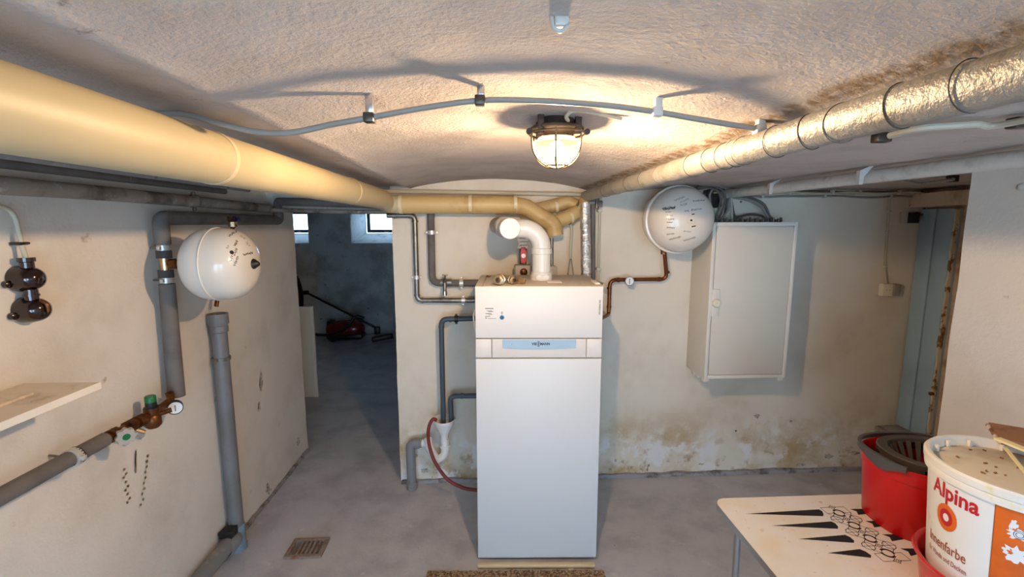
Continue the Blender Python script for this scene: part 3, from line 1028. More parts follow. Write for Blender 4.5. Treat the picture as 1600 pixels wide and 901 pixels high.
g1 = PY(641, 693, fy + .03)
MB().tube([g0 + V((.02, 0, 0)), PY(656, 692, fy + .03)], .024, 18).build('trap_outlet', m_white_pl, fu)
MB().lathe([(.028, -.008), (.032, -.006), (.032, .006), (.028, .008)], n0 + V((0, 0, -.05)), (0, 0, 1), 20).build('trap_nut', m_white_pl, fu)
gd = thing('floor_drain_pipe', 'short grey elbow drain pipe dropping into the floor beside the doorway', 'pipe', (g1.x, fy + .03, 0))
MB().tube(fillet([PY(659, 692, fy + .03), g1 + V((0, 0, .005)), V((g1.x + .004, fy + .03, 0.0))], .045), .030, 20).build('pipe', m_grey_pipe2, gd)
MB().lathe([(.03, -.016), (.035, -.015), (.035, .015), (.03, .016)], PY(652, 692, fy + .03), (1, 0, 0), 24).build('socket', m_grey_pipe2, gd)
MB().lathe([(.03, -.02), (.036, -.02), (.036, .015), (.03, .02)], V((g1.x + .004, fy + .03, .03)), (0, 0, 1), 24).build('socket', m_grey_pipe2, gd)

# red hose
hy = 2.79
o = MB().tube(spline([PY(682, 656, 2.80), PY(676, 655, 2.79), PY(670, 668, 2.78), PY(670, 692, 2.78), PY(680, 722, 2.76), PY(700, 749, 2.75), PY(722, 761, 2.745), PY(742, 765, 2.745), PY(770, 766, 2.76)], 10), .011, 12).build('red_hose', M('red_rubber', (124, 44, 36), .45))
tag(o, 'red rubber hose looping from the white funnel down behind the boiler', 'hose')

# ================================================================== LEFT WALL
iy = LW + 0.055
vp = thing('insulated_wall_pipe', 'grey foam insulated pipe with elbow and brass tee on the left wall', 'pipe', (iy, PX(262, 480, iy).y, 1.0))
pA = PX(270, 622, iy)
pB = PX(250, 338, iy)
py0 = pB.y
zt_ = PX(300, 341, iy).z
r1 = .030
yE = PX(433, 344, iy).y
MB().tube(fillet([(iy, py0, PX(253, 382, iy).z), (iy, py0, zt_), (iy, yE, zt_)], .03, 6), r1, 20).build('upper_insulation', m_insul, vp)
MB().tube(fillet([(iy, yE - .03, zt_), (iy + .01, yE, zt_), (iy + .01, yE, zt_ + .09)], .02), r1 + .001, 20).build('end_riser', m_insul, vp)
MB().tube([(iy, py0, PX(262, 443, iy).z), (iy, py0 - .012, pA.z)], [r1, r1 + .003], 20).build('lower_insulation', m_insul, vp)
zz = lambda py2: PX(257, py2, iy).z
MB().tube([(iy, py0, zz(384)), (iy, py0, zz(446))], .014, 14).build('inner_pipe', m_galv, vp)
for a, b in ((391, 403), (422, 434)):
    MB().tube([(iy, py0, zz(a)), (iy, py0, zz(b))], r1 * .95, 20).build('insulation_sleeve', m_insul_dk, vp)
MB().tube([(iy, py0, zz(402)), (iy, py0, zz(423))], .021, 16).build('brass_tee', m_brass, vp)
clamp(vp, (iy, py0, zz(387)), (0, 0, 1), .018, ears=(0, 1, 0), wall=(LW, py0, zz(387)))
clamp(vp, (iy, py0, zz(438)), (0, 0, 1), .018, ears=(0, 1, 0), wall=(LW, py0, zz(438)))
vzc = zz(412)
MB().tube([(iy, py0, vzc), (iy + .075, py0, vzc)], .014, 14).build('tee_branch', m_bronze, vp)
MB().lathe([(.012, .022), (.021, .022), (.022, .052), (.014, .056)], (iy, py0, vzc), (1, 0, 0), 8).build('branch_nut', m_bronze, vp, 20)

# left expansion vessel, axis pointing into the room
x0v = PY(296, 411, py0).x
x1v = PY(396, 411, py0).x
L = x1v - x0v
Rv = 0.152
ve = thing('expansion_vessel', 'cream expansion vessel with pointed black cap on the left wall', 'expansion vessel', (x0v, py0, vzc - Rv))
prof = [(0, 0)]
for i in range(1, 13):
    a = PI / 2 * i / 12
    prof.append((Rv * math.sin(a) ** 0.58, L * .40 * (1 - math.cos(a))))
prof += [(Rv, L * .45)]
for i in range(1, 13):
    a = PI / 2 * i / 12
    prof.append((Rv * math.cos(a) ** 0.62 if i < 12 else 0, L * .58 + L * .42 * math.sin(a)))
vm = MB().lathe(prof, (x0v, py0, vzc - .002), (1, 0, 0), 48)
vshell = vm.build('tank', m_vessel, ve, 60)
MB().torus((x0v + L * .47, py0, vzc - .002), (1, 0, 0), Rv + .001, .0035, 64, 8).build('weld_seam', m_vessel, ve)
MB().lathe([(0, L - .012), (.022, L - .012), (.022, L + .004), (.008, L + .024), (0, L + .028)], (x0v, py0, vzc - .002), (1, 0, 0), 28).build('valve_cap', m_black, ve)
MB().tube([(iy + .055, py0, vzc), (x0v + .01, py0, vzc)], .012, 14).build('inlet_nipple', m_brass, ve)


def scribble(bvh, words, mat, parent, r=.0011, name='handwriting'):
    mb = MB()
    cam0 = V((0, 0, CH))
    for (px, py, ln, h, ang, seed) in words:
        rnd = random.Random(seed)
        n_ = max(3, int(ln / max(h * .55, 1.2)))
        stroke = []
        for i in range(n_ * 2 + 1):
            u = ln * i / (n_ * 2)
            v = (h / 2 if i % 2 else -h / 2) * rnd.uniform(.35, 1.1)
            stroke.append((px + u * math.cos(ang) - v * math.sin(ang), py + u * math.sin(ang) + v * math.cos(ang)))
            if rnd.random() < .22 and len(stroke) > 2 or i == n_ * 2:
                P = []
                for (a, b) in stroke:
                    hit = bvh.ray_cast(cam0, ray(a, b).normalized())
                    if hit[0] is not None:
                        P.append(hit[0] + hit[1] * (0.0006 if hit[1].dot(ray(a, b)) < 0 else -0.0006))
                if len(P) > 2:
                    mb.tube(P, r, 4)
                stroke = []
    o = mb.build(name, mat, parent, 0)
    o['kind'] = 'stuff'
    return o


bv = vm.bvh()
scribble(bv, [(357, 369, 15, 4, -.6, 1), (367, 384, 9, 4, -1.2, 2), (366, 399, 14, 4, -1.25, 3), (360, 408, 16, 5, -1.35, 4), (366, 415, 18, 4, -1.2, 5), (380, 398, 15, 4, -.25, 6)], m_ink, vshell, .0014)
scribble(bv, [(375, 368, 9, 4, .6, 7), (385, 378, 8, 4, .9, 8), (354, 388, 5, 4, -.8, 9)], m_ink2, vshell, .0012)
mk = bv.ray_cast(V((0, 0, CH)), ray(362, 394).normalized())
MB().lathe([(0, 0), (.008, 0), (.008, .0008), (0, .0008)], mk[0], mk[1], 14).build('ink_blot', m_ink, vshell)

# safety valve with blue cap and its discharge pipe
sv = thing('safety_valve', 'bronze safety valve with blue cap above the left expansion vessel', 'valve', tuple(PX(352, 345, iy)))
q = PX(352, 342, iy)
MB().tube([q + V((.0, 0, .0)), q + V((.036, 0, -.0)), q + V((.036, 0, -.045))], .013, 12).build('valve_body', m_bronze, sv)
MB().lathe([(.015, -.02), (.022, -.02), (.022, .004), (.015, .004)], q + V((.036, 0, -.02)), (0, 0, 1), 8).build('hex_nut', m_brass, sv, 20)
MB().lathe([(0, 0), (.016, 0), (.016, .03), (.01, .034), (0, .034)], q + V((.036, .02, .0)), (0, 1, 0), 14).build('blue_cap', M('blue_plastic', (30, 56, 120), .4), sv)
MB().lathe([(0, 0), (.012, 0), (.012, .02), (0, .02)], q + V((.036, -.015, .0)), (0, -1, 0), 8).build('side_plug', m_bronze, sv)
dpt = PX(338, 480, iy)
MB().tube([q + V((.036, 0, -.04)), V((iy + .0, q.y + .005, q.z - .12)), V((iy, dpt.y + .02, dpt.z + .05)), V((iy, dpt.y, dpt.z + .005))], .010, 10).build('discharge_pipe', m_bronze, sv)

# grey standpipe
sx_ = LW + .05
t0, t1 = PX(338.5, 497, sx_), PX(371, 818, sx_)
st = thing('drain_standpipe', 'grey plastic standpipe with open socket rising along the left wall', 'pipe', (sx_, t1.y, 0))
yS = (t0.y + t1.y) / 2
zt0 = PX(338.5, 490, sx_).z
MB().lathe([(.040, -.012), (.047, -.012), (.048, -.062), (.040, -.075), (.043, -.082), (.043, -.105), (.0375, -.11), (.036, -.11), (.036, -.07), (.043, -.06), (.043, -.012)], (sx_, yS, zt0 + .012), (0, 0, 1), 32).build('socket', m_grey_pipe, st)
MB().tube([(sx_, yS, zt0 - .09), (sx_, yS, .09)], .0365, 28).build('pipe', m_grey_pipe, st)
clamp(st, (sx_, yS, PX(343, 561, sx_).z), (0, 0, 1), .0365, m_galv, ears=(0, 1, 0), w_=.008, wall=(LW, yS, PX(343, 561, sx_).z))
MB().lathe([(.036, .10), (.043, .10), (.043, .135), (.040, .145), (.036, .145)], (sx_, yS, 0), (0, 0, 1), 28).build('lower_socket', m_blue_sock, st)
MB().lathe([(.046, 0.0), (.046, .03), (.041, .035), (.041, .105), (.036, .105)], (sx_, yS, 0), (0, 0, 1), 28).build('floor_socket', m_blue_sock, st)
lp = thing('floor_waste_pipe', 'weathered grey waste pipe lying along the foot of the left wall', 'pipe', (sx_, 1.6, 0.03))
l0 = V((sx_ + .004, yS - .03, .085))
MB().tube([l0, l0 + V((0, -.06, .01)), V((sx_ + .004, REAR + .05, .14))], .040, 24).build('pipe', m_grey_pipe2, lp)
MB().lathe([(.040, 0), (.046, .004), (.046, .07), (.040, .08)], l0 + V((0, -.02, 0)), (0, -1, .03), 28).build('socket', m_grey_pipe2, lp)
for yy in (.4, 1.5):
    MB().box((sx_ - .04, yy, -.002), (sx_ + .045, yy + .04, .075), .004).build('support_block', m_white_reveal, lp)
vb2 = rough_box(sx_ - .035, sx_ + .03, yS - .10, yS - .04, .125, .165, .015, .006, freq=20)
clampb = vb2.build('rusty_clamp', m_black, lp)

# brass pressure reducer line
ry = LW + .07
zl = 1.0
yk = lambda px, py: PX(px, py, ry).y
rl = thing('insulated_supply_line', 'grey foam insulated pipe running level along the left wall below the shelf', 'pipe', (ry, 1.2, zl - .03))
zz0 = PX(150, 694, ry).z
zz1 = PX(10, 770, ry).z
MB().tube([(ry, yk(164, 690), zz0), (ry, yk(0, 774), zz1), (ry, REAR + .3, zz1)], .0255, 20).build('insulation', m_insul, rl)
clamp(rl, (ry, yk(112, 709), zz0), (0, 1, 0), .0255, ears=(1, 0, 0), wall=(LW, yk(112, 709), zz0 + .01))
MB().lathe([(.0255, -.005), (.031, -.005), (.031, .005), (.0255, .005)], (ry, yk(117, 707), zz0), (0, 1, 0), 20).build('rubber_ring', m_black, rl)
pr = thing('pressure_reducer', 'bronze pressure reducing valve with green cap and gauge on the left wall', 'valve', (ry, yk(236, 645), zl - .05))
y0, y1, y2, y3 = yk(166, 690), yk(190, 680), yk(236, 648), yk(272, 626)
zp = PX(236, 648, ry).z
MB().tube([(ry, y0 - .01, zz0), (ry, (y0 + y2) / 2, (zz0 + zp) / 2), (ry, y2, zp), (ry, y3 - .02, zp + .015), (iy, y3 + .0, pA.z + .03)], .016, 14).build('pipe', m_bronze, pr)
for t in (.15, .5, .72):
    MB().lathe([(.013, -.018), (.025, -.016), (.025, .016), (.013, .018)], V((ry, y0, zz0)).lerp(V((ry, y2, zp)), t), (0, 1, 0), 8).build('hex_nut', m_bronze, pr, 20)
MB().lathe([(0, -.052), (.020, -.052), (.030, -.040), (.030, -.012), (.024, .0), (.028, .012), (.028, .03), (.0, .03)], (ry + .004, y2, zp), (0, 0, 1), 24).build('valve_body', m_bronze, pr)
MB().lathe([(.026, .026), (.026, .034), (.020, .038), (.0195, .055), (0, .055)], (ry + .004, y2, zp), (0, 0, 1), 24).build('bonnet', m_black, pr)
MB().lathe([(.0195, .053), (.0195, .077), (.017, .08), (0, .08)], (ry + .004, y2, zp), (0, 0, 1), 24).build('green_cap', m_green, pr)
MB().tube([(ry, y2 + .0, zp - .006), (ry + .05, y2 + .045, zp + .002)], .010, 10).build('gauge_stem', m_bronze, pr)
gq = V((ry + .035, yk(263, 637) - .01, PX(263, 637, ry).z + .004))
gdir = V((.55, -.83, 0)).normalized()
go = MB().lathe([(0, -.034), (.022, -.034), (.028, -.022), (.0285, .004), (.0255, .004), (.0255, .001), (0, .001)], gq, gdir, 28).build('gauge_case', m_black, pr)
MB().lathe([(0, .0012), (.0255, .0012), (.0255, .002), (0, .002)], gq, gdir, 28).build('gauge_dial', m_dial, go)
MB().box(gq + gdir * .003 - V((.001, .001, .014)), gq + gdir * .003 + V((.001, .001, .012))).build('needle', m_ink, go, 0)
# handwheel
hq = V((ry, y1, zz0 * .7 + zp * .3))
hd = V((.75, -.62, -.1)).normalized()
MB().tube([hq, hq + hd * .045], .009, 10).build('wheel_stem', m_bronze, pr)
mb = MB()
prof2 = []
a_, u_, w2 = basis(hd)
k_ = 48
for sgn, h in ((1, .040), (1, .060)):
    pass
ring0, ring1 = [], []
for i in range(k_):
    t = 2 * PI * i / k_
    rr = .029 + .003 * math.cos(8 * t)
    ring0.append((rr * math.cos(t), rr * math.sin(t)))
mb.prism(ring0, hq + hd * .042, u_, w2, hd, .020)
hw = mb.build('handwheel', m_grey_ribs, pr, 50)
MB().lathe([(0, .062), (.0115, .062), (.0115, .064), (0, .064)], hq, hd, 20).build('green_disc', m_green, hw)
MB().tube([(ry, yk(206, 672), zp - .01), (ry + .03, yk(214, 678), zp - .035)], .008, 8).build('drain_screw', m_brass, pr)

# wall shelf
sz_ = 1.270
sh = thing('wall_shelf', 'dusty cream wall shelf with white front edge on the left wall', 'shelf', (LW, 1.0, sz_ - .02))
MB().box((LW + .004, .25, sz_ - .020), (LW + .226, 1.432, sz_), .001).build('board', m_shelf_top, sh, 20)
MB().box((LW + .2262, .25, sz_ - .021), (LW + .229, 1.434, sz_ + .0005), .0008).build('front_edge', m_shelf_edge, sh, 20)
for yy in (.5, 1.25):
    MB().prism([(0, -.001), (.17, -.001), (.17, -.010), (.015, -.10), (0, -.10)], (LW + .003, yy, sz_ - .019), (1, 0, 0), (0, 0, 1), (0, 1, 0), .012).build('bracket', m_shelf_edge, sh, 20)
o = MB().box((LW + .02, .4, sz_), (LW + .13, 1.33, sz_ + .008), .002).build('board_offcut', m_shelf_top)
tag(o, 'thin dusty offcut board lying on the dusty wall shelf', 'board')

# bakelite switch pair with conduit
kx = LW + .035
sw = thing('bakelite_socket', 'glossy dark brown bakelite switch and socket pair on the left wall', 'socket', (kx, 1.456, 1.45))
k1, k2 = PX(48, 435, kx), PX(54, 484, kx)
ys_ = (k1.y + k2.y) / 2
for kk, z in enumerate((k1.z, k2.z)):
    yv = ys_ + (.000, .004)[kk]
    dome = [(0, -.034), (.040, -.034), (.041, -.018), (.038, -.004), (.034, .012), (.027, .024), (.015, .031), (0, .033)]
    b = MB().lathe(dome, (kx + .0, yv, z), (1, 0, 0), 32).build('housing', m_brown, sw, 50)
    for (dy, dz) in ((-.038, -.012), (.038, .012)):
        MB().lathe([(0, -.034), (.011, -.034), (.011, -.022), (.005, -.018), (0, -.018)], (kx, yv + dy * 1.1, z + dz), (1, 0, 0), 14).build('mounting_lug', m_brown, b)
    if kk == 1:
        MB().tube(spline([(kx + .022, yv - .006, z + .030), (kx + .036, yv - .004, z + .018), (kx + .038, yv - .002, z - .006)]), .0055, 10).build('switch_lever', m_bronze, b)
zn = (k1.z + k2.z) / 2
MB().tube([(kx - .004, ys_, zn + .035), (kx - .004, ys_, zn - .035)], .017, 18).build('neck', m_brown, sw)
MB().lathe([(.016, -.003), (.020, -.003), (.020, .003), (.016, .003)], (kx - .004, ys_, zn - .002), (0, 0, 1), 18).build('neck_ring', m_brown, sw)
ztop = PX(44, 402, kx).z
MB().lathe([(0, 0), (.021, 0), (.021, -.012), (.017, -.014), (.017, -.045), (0, -.045)], (kx - .004, ys_, ztop), (0, 0, 1), 20).build('cable_gland', m_brown, sw)
cx_ = kx - .012
cz0 = PX(10, 322, cx_).z
o = thing('switch_conduit', 'bent cream cable conduit leading down to the brown bakelite switch', 'conduit', (cx_, ys_, ztop))
MB().tube(fillet([(cx_, .6, cz0 + .003), (cx_, ys_ - .006, cz0), (cx_ + .004, ys_ - .004, PX(42, 380, cx_).z), (kx - .004, ys_, ztop - .005)], .07, 10), .0068, 12).build('cable', m_cable_lt, o)
q = V((cx_ + .002, ys_ - .004, PX(40, 380, cx_).z))
MB().box(q + V((-.022, -.012, -.005)), q + V((.010, .016, .005)), .003).build('clip', m_brown, o)
MB().tube([q + V((0, .014, 0)), q + V((0, .026, 0))], .004, 8).build('clip_screw', m_brown, o)

# dusty lagged pipe and grey pipe pair below the left bay ceiling
dz0 = PX(200, 306, LW + .05).z
la = thing('lagged_pipe', 'dusty lagged pipe running high along the left wall', 'pipe', (LW + .05, 1.5, dz0 - .03))
pts, rs = [], []
for i in range(80):
    yv = REAR + .1 + (3.02 - REAR - .1) * i / 79
    pts.append((LW + .05 + noise.noise(V((yv * 2, 3, 0))) * .004, yv, dz0 + .002 - .01 * max(0, yv - 1.8) + noise.noise(V((yv * 2, 0, 8))) * .003))
    rs.append(.026 + noise.noise(V((yv * 8, 0, 2))) * .002)
MB().tube(pts, rs, 18).build('lagging', m_dirty, la)
q = PX(303, 315, LW + .05)
clamp(la, (LW + .05, q.y, dz0), (0, 1, 0), .027, m_galv, w_=.005, ears=(0, 0, 1), wall=(LW, q.y, dz0))
for kk, (xx, zz_, r_) in enumerate(((-1.29, 1.937, .0125), (-1.382, 1.924, .014))):
    lab = ('upper of two grey painted pipes under the left bay ceiling', 'lower of two grey painted pipes under the left bay ceiling')[kk]
    tt = thing('grey_ceiling_pipe', lab, 'pipe', (xx, 1.5, zz_ - r_))
    MB().tube([(xx, REAR + .1, zz_), (xx, 2.62 - .06 * kk, zz_ - .004)], r_, 16).build('pipe', m_insul if kk else m_grey_pipe2, tt)
    for yy in (1.25, 1.9, 2.4):
        MB().lathe([(r_, -.006), (r_ + .003, -.006), (r_ + .003, .006), (r_, .006)], (xx, yy, zz_), (0, 1, 0), 20).build('pipe_joint', m_insul, tt)
    for yy in (1.05, 1.62, 2.15):
        MB().box((xx - .010, yy - .010, zz_ + r_ - .004), (xx + .010, yy + .010, 1.985), .003).build('hanger', m_insul, tt)
# dark pipe crossing in front of the lintel
tt = thing('crossing_pipe', 'grey foam insulated pipe crossing above the doorway', 'pipe', (-.95, 2.93, 1.86))
cpz = PY(540, 318, 2.98).z
MB().tube(fillet([(iy + .01, yE, zt_ + .08), (iy + .012, yE, zt_ + .118), (iy + .12, 3.04, cpz + .012), (-.9, 3.03, cpz + .004), (OPX - .03, 2.95, PY(640, 325, 2.95).z + .02)], .03), .026, 16).build('insulation', m_insul, tt)
o = MB().tube([V((LW + .06, 3.0, PY(470, 328, 3.0).z)), PY(560, 331, 3.0), PY(612, 331, 2.98)], .013, 12).build('slim_door_pipe', m_dirty)
tag(o, 'slim dirty pipe running level across the top of the doorway', 'pipe')

# ================================================================== RIGHT SIDE OF BACK WALL
# electrical cabinet
cbx0, cbx1, cz0_, cz1_, cyf = 1.343, 1.868, 0.792, 1.762, 2.72
ca = thing('electrical_cabinet', 'cream metal electrical cabinet with lock plate mounted on the back wall', 'cabinet', (cbx0, cyf, cz0_))
MB().box((cbx0, cyf + .012, cz0_), (cbx1, BW + .002, cz1_), .003).build('body', m_cab, ca)
fr = MB()
t = .022
fr.box((cbx0, cyf, cz0_), (cbx0 + t, cyf + .012, cz1_), .002)
fr.box((cbx1 - t, cyf, cz0_), (cbx1, cyf + .012, cz1_), .002)
fr.box((cbx0 + t, cyf, cz0_), (cbx1 - t, cyf + .012, cz0_ + t), .002)
fr.box((cbx0 + t, cyf, cz1_ - t), (cbx1 - t, cyf + .012, cz1_), .002)
fr.build('frame', m_cab2, ca)
dd = MB().box((cbx0 + t + .004, cyf + .002, cz0_ + t + .003), (cbx1 - t - .003, cyf + .0118, cz1_ - t - .006), .0015).build('door', m_cab, ca)
lq = PY(1118, 473, cyf)
MB().box((lq.x - .026, cyf - .004, lq.z - .085), (lq.x + .026, cyf + .003, lq.z + .085), .004).build('lock_plate', m_cab2, dd)
kn = MB().lathe([(0, 0), (.026, 0), (.026, .012), (.022, .018), (0, .018)], (lq.x - .001, cyf - .003, lq.z), (0, -1, 0), 28).build('lock_knob', m_cream, dd)
MB().lathe([(0, .018), (.004, .018), (.004, .0192), (0, .0192)], (lq.x - .001, cyf - .003, lq.z), (0, -1, 0), 12).build('keyhole', m_wood, kn)
for (xa, ya) in ((cbx0 + .012, cyf + .02), (cbx1 - .035, cyf + .02), (cbx0 + .012, cyf + .10), (cbx0 + .012, cyf + .16)):
    MB().box((xa - .012, ya - .015, cz0_ - .022), (xa + .025, ya + .02, cz0_ + .002), .003).build('foot_bracket', m_cab2, ca)
gl = MB()
for i in range(30):
    xg = cbx0 + .02 + i * .0165
    MBg = MB().tube([(xg, cyf + .13, cz1_), (xg, cyf + .13, cz1_ + .018 + .006 * (i % 3))], .007, 8)
    MBg.build('cable_gland', m_cable_dk if i % 2 else m_cable, ca)

# cable bundle dropping into the cabinet
cy_ = cyf + .13
cl = [([(1090, 292), (1118, 296), (1126, 312), (1120, 335), (1122, 350)], m_cable_dk, 1),
      ([(1085, 295), (1120, 293), (1133, 306), (1128, 330), (1121, 350)], m_cable_dk, 2),
      ([(1080, 298), (1112, 292), (1109, 306), (1112, 330), (1119, 350)], m_cable, 3),
      ([(1085, 288), (1128, 291), (1140, 306), (1137, 328), (1124, 350)], m_cable, 4),
      ([(1110, 291), (1138, 295), (1143, 320), (1143, 350)], m_cable_lt, 5),
      ([(1085, 291), (1120, 291), (1136, 302), (1133, 332), (1127, 350)], m_cable_dk, 6),
      ([(1144, 308), (1168, 312), (1188, 322), (1199, 338), (1203, 350)], m_cable, 7),
      ([(1144, 305), (1170, 308), (1192, 318), (1201, 334), (1206, 350)], m_cable_dk, 8),
      ([(1150, 340), (1172, 335), (1190, 337), (1198, 350)], m_cable_dk, 9),
      ([(1140, 298), (1145, 325), (1148, 338), (1150, 350)], m_cable_dk, 10)]
for pts_, mt, k in cl:
    P3 = [PY(a, b, cy_ - .05 + .016 * k) for a, b in pts_]
    P3[-1].z = cz1_ + .01
    o = MB().tube(spline(P3, 8), .0068 if k not in (7, 8) else .008, 8).build('electric_cable', mt)
    tag(o, ({m_cable_dk: 'dark grey', m_cable: 'mid grey', m_cable_lt: 'cream'}[mt] + ' electric cable in the bundle dropping into the cabinet top') if k < 7 else ('thick grey cable arching over to the right part of the cabinet top' if k < 9 else 'short dark cable lying low along the cabinet top'), 'cable', 'cables entering the cabinet top')
o = MB().box(PY(1112, 312, 2.95) + V((-.045, -.03, -.05)), PY(1112, 312, 2.95) + V((.055, .03, .06)), .008).build('black_box', m_black)  # plain black box behind the round vessel
tag(o, 'black box half hidden behind the round vessel', 'junction box')

# right expansion vessel
vc = PY(1060, 343, 2.74)
er = .198
e2 = thing('expansion_vessel', 'round cream expansion vessel facing out, beside the electrical cabinet', 'expansion vessel', (vc.x, 2.74, vc.z - er))
prof = [(0, -.20), (.06, -.20), (.12, -.185), (.165, -.15), (.188, -.10), (.195, -.04), (.195, -.012)]
f_ = []
for i in range(0, 15):
    a = PI / 2 * i / 14
    f_.append((.192 * math.cos(a) ** .75 if i < 14 else 0, .03 + .135 * math.sin(a)))
em = MB().lathe(prof + [(.195, 0), (.192, .004)] + f_, (vc.x, 2.74, vc.z), (0, -1, 0), 56)
es = em.build('tank', m_vessel, e2, 60)
MB().lathe([(.193, -.012), (.203, -.010), (.205, 0), (.203, .010), (.193, .012)], (vc.x, 2.74, vc.z), (0, -1, 0), 64).build('flange', m_vessel, e2)
bv = em.bvh()
hit = bv.ray_cast(V((0, 0, CH)), ray(1080, 344).normalized())
MB().torus(hit[0], hit[1], .022, .0018, 30, 6).build('valve_ring', m_cream, e2)
MB().lathe([(0, 0), (.0055, 0), (.0055, .004), (0, .004)], hit[0], hit[1], 14).build('valve_stem', m_black, e2)
scribble(bv, [(1054, 313, 18, 3, -.35, 21), (1064, 321, 12, 4, -.3, 22), (1083, 314, 18, 2.4, -.08, 23), (1070, 330, 7, 3, -.2, 24), (1080, 328, 18, 3.2, -.12, 25), (1068, 376, 20, 2.8, -.3, 26), (1046, 374, 18, 2.6, -.25, 27), (1042, 366, 12, 3, -.1, 28), (1042, 355, 12, 2.6, .1, 29), (1041, 342, 12, 3, .05, 30), (1042, 347, 10, 2.5, 0, 31), (1040, 331, 10, 2.5, 0, 35)], m_ink, es, .0012)
scribble(bv, [(1035, 326, 20, 4, -.12, 32), (1036, 327, 19, 4, -.12, 33), (1081, 354, 6, 2, -.2, 38), (1081, 335, 4, 2, -.2, 39)], m_ink, es, .0022)
scribble(bv, [(1063, 316, 14, 3, -.4, 34), (1068, 361, 12, 3, .05, 36), (1042, 336, 9, 2.5, .05, 37)], m_ink2, es, .0012)

# copper pipe with gauge
cY = 2.925
cpq = thing('copper_pipe', 'tarnished copper pipe with round gauge from the vessel to the boiler side', 'pipe', (PY(983, 438, cY).x, cY, 1.15))
ctop = PY(1044, 393, 2.80)
MB().tube(fillet([V((ctop.x + .01, cY - .03, ctop.z + .02)), PY(1042, 436, cY), PY(953, 437, cY), PY(951, 491, cY), PY(948, 493, cY - .05), bl(HW + .001, .43, PY(948, 493, cY - .05).z)], .045, 8), .0125, 14).build('tube', m_copper, cpq)
q = V((ctop.x + .009, cY - .03, ctop.z - .005))
MB().lathe([(.013, -.018), (.020, -.016), (.020, .016), (.013, .018)], q, (0, 0, 1), 8).build('union_nut', m_bronze, cpq, 20)
for p, ax in ((PY(1042.5, 425, cY), (0, 0, 1)), (PY(1030, 436, cY), (1, 0, 0)), (PY(966, 437, cY), (1, 0, 0)), (PY(952, 450, cY), (0, 0, 1)), (PY(951.5, 479, cY), (0, 0, 1))):
    MB().lathe([(.0125, -.008), (.0155, -.007), (.0155, .007), (.0125, .008)], p, ax, 16).build('solder_joint', m_copper, cpq)
gq = PY(983.5, 439, cY - .045)
gg = MB().lathe([(0, -.028), (.012, -.028), (.012, -.014), (.026, -.012), (.029, -.006), (.029, .006), (.0255, .006), (.0255, .003), (0, .003)], gq, (0, -1, 0), 32).build('gauge_case', m_galv, cpq)
MB().lathe([(0, .0031), (.0255, .0031), (.0255, .004), (0, .004)], gq, (0, -1, 0), 32).build('gauge_dial', m_dial, gg)
MB().box(gq + V((-.0018, -.006, -.018)), gq + V((.0018, -.0045, .016))).build('needle', m_ink, gg, 0)

# wall socket with its cable, and the small switch box by the door
sk = PY(1384, 452, BW)
so = thing('wall_socket', 'cream surface-mounted wall socket near the blue door', 'socket', (sk.x, BW, sk.z - .04))
MB().box((sk.x - .05, BW - .035, sk.z - .042), (sk.x + .022, BW + .003, sk.z + .042), .005).build('back_box', m_cream, so)
MB().box((sk.x + .024, BW - .04, sk.z - .040), (sk.x + .075, BW + .003, sk.z + .040), .005).build('outlet', m_smoke, so)
for dx in (-.026, .0):
    MB().lathe([(0, 0), (.004, 0), (.004, .002), (0, .002)], (sk.x + dx, BW - .034, sk.z), (0, -1, 0), 10).build('screw', m_wood, so)
sc1 = thing('socket_cable', 'thin cream cable running up the wall from the socket', 'cable', (sk.x, BW, sk.z))
MB().tube(spline([(sk.x - .01, BW - .012, sk.z + .035), PY(1383, 415, BW - .01), PY(1386, 370, BW - .01), PY(1389, 325, BW - .01), PY(1391, 306, BW - .01), PY(1400, 302, BW - .02), PY(1415, 300, BW - .02)]), .0065, 8).build('cable', m_cable_lt, sc1)
for py2, px2 in ((416, 1383), (362, 1386.5), (330, 1389)):
    q = PY(px2, py2, BW - .008)
    MB().box(q + V((-.012, -.008, -.006)), q + V((.012, .012, .006)), .002).build('clip', m_clip, sc1)
bq2 = PY(1420, 340, BW)
sb = thing('switch_box', 'small black faced switch box high on the wall beside the blue door', 'switch', (bq2.x, BW, bq2.z - .04))
MB().box((bq2.x - .065, BW - .02, bq2.z - .035), (bq2.x - .012, BW + .003, bq2.z + .038), .004).build('base_plate', m_clip, sb)
MB().box((bq2.x - .026, BW - .040, bq2.z - .036), (bq2.x + .040, BW + .003, bq2.z + .036), .004).build('housing', m_black, sb)
sc2 = MB().tube(spline([(bq2.x + .03, BW - .02, bq2.z + .036), (bq2.x + .07, BW - .025, bq2.z + .02), (bq2.x + .075, BW - .025, bq2.z + .06), (bq2.x + .05, BW - .025, bq2.z + .10), (bq2.x + .03, BW - .025, bq2.z + .14), (bq2.x + .05, BW - .025, bq2.z + .175)]), .006, 8).build('switch_lead', m_cable_dk)
tag(sc2, 'dark curly lead rising from the small black switch box', 'cable')

# white painted pipe under the right bay ceiling
wp = thing('painted_ceiling_pipe', 'white painted pipe hung on brackets under the right bay ceiling', 'pipe', (1.5, 1.5, 1.91))
wx, wz, wr = 1.505, 1.936, .026
MB().tube([(wx + .03, REAR + .1, wz), (wx + .02, 1.3, wz), (wx - .015, 2.93, wz)], wr, 20).build('pipe', M('white_painted_pipe', (206, 202, 194), .5, var=((176, 170, 160), 12, .5, .7)), wp)
for (px, py) in ((1362, 262), (1217, 279), (1125, 288)):
    q = PX(px, py, wx)
    MB().prism([(-.008, .022), (.05, .048), (.05, .044), (.012, .0), (.008, -.032), (-.008, -.032)], (wx - wr - .012, q.y, wz), (1, 0, 0), (0, 0, 1), (0, 1, 0), .018).build('bracket', m_clip, wp, 20)
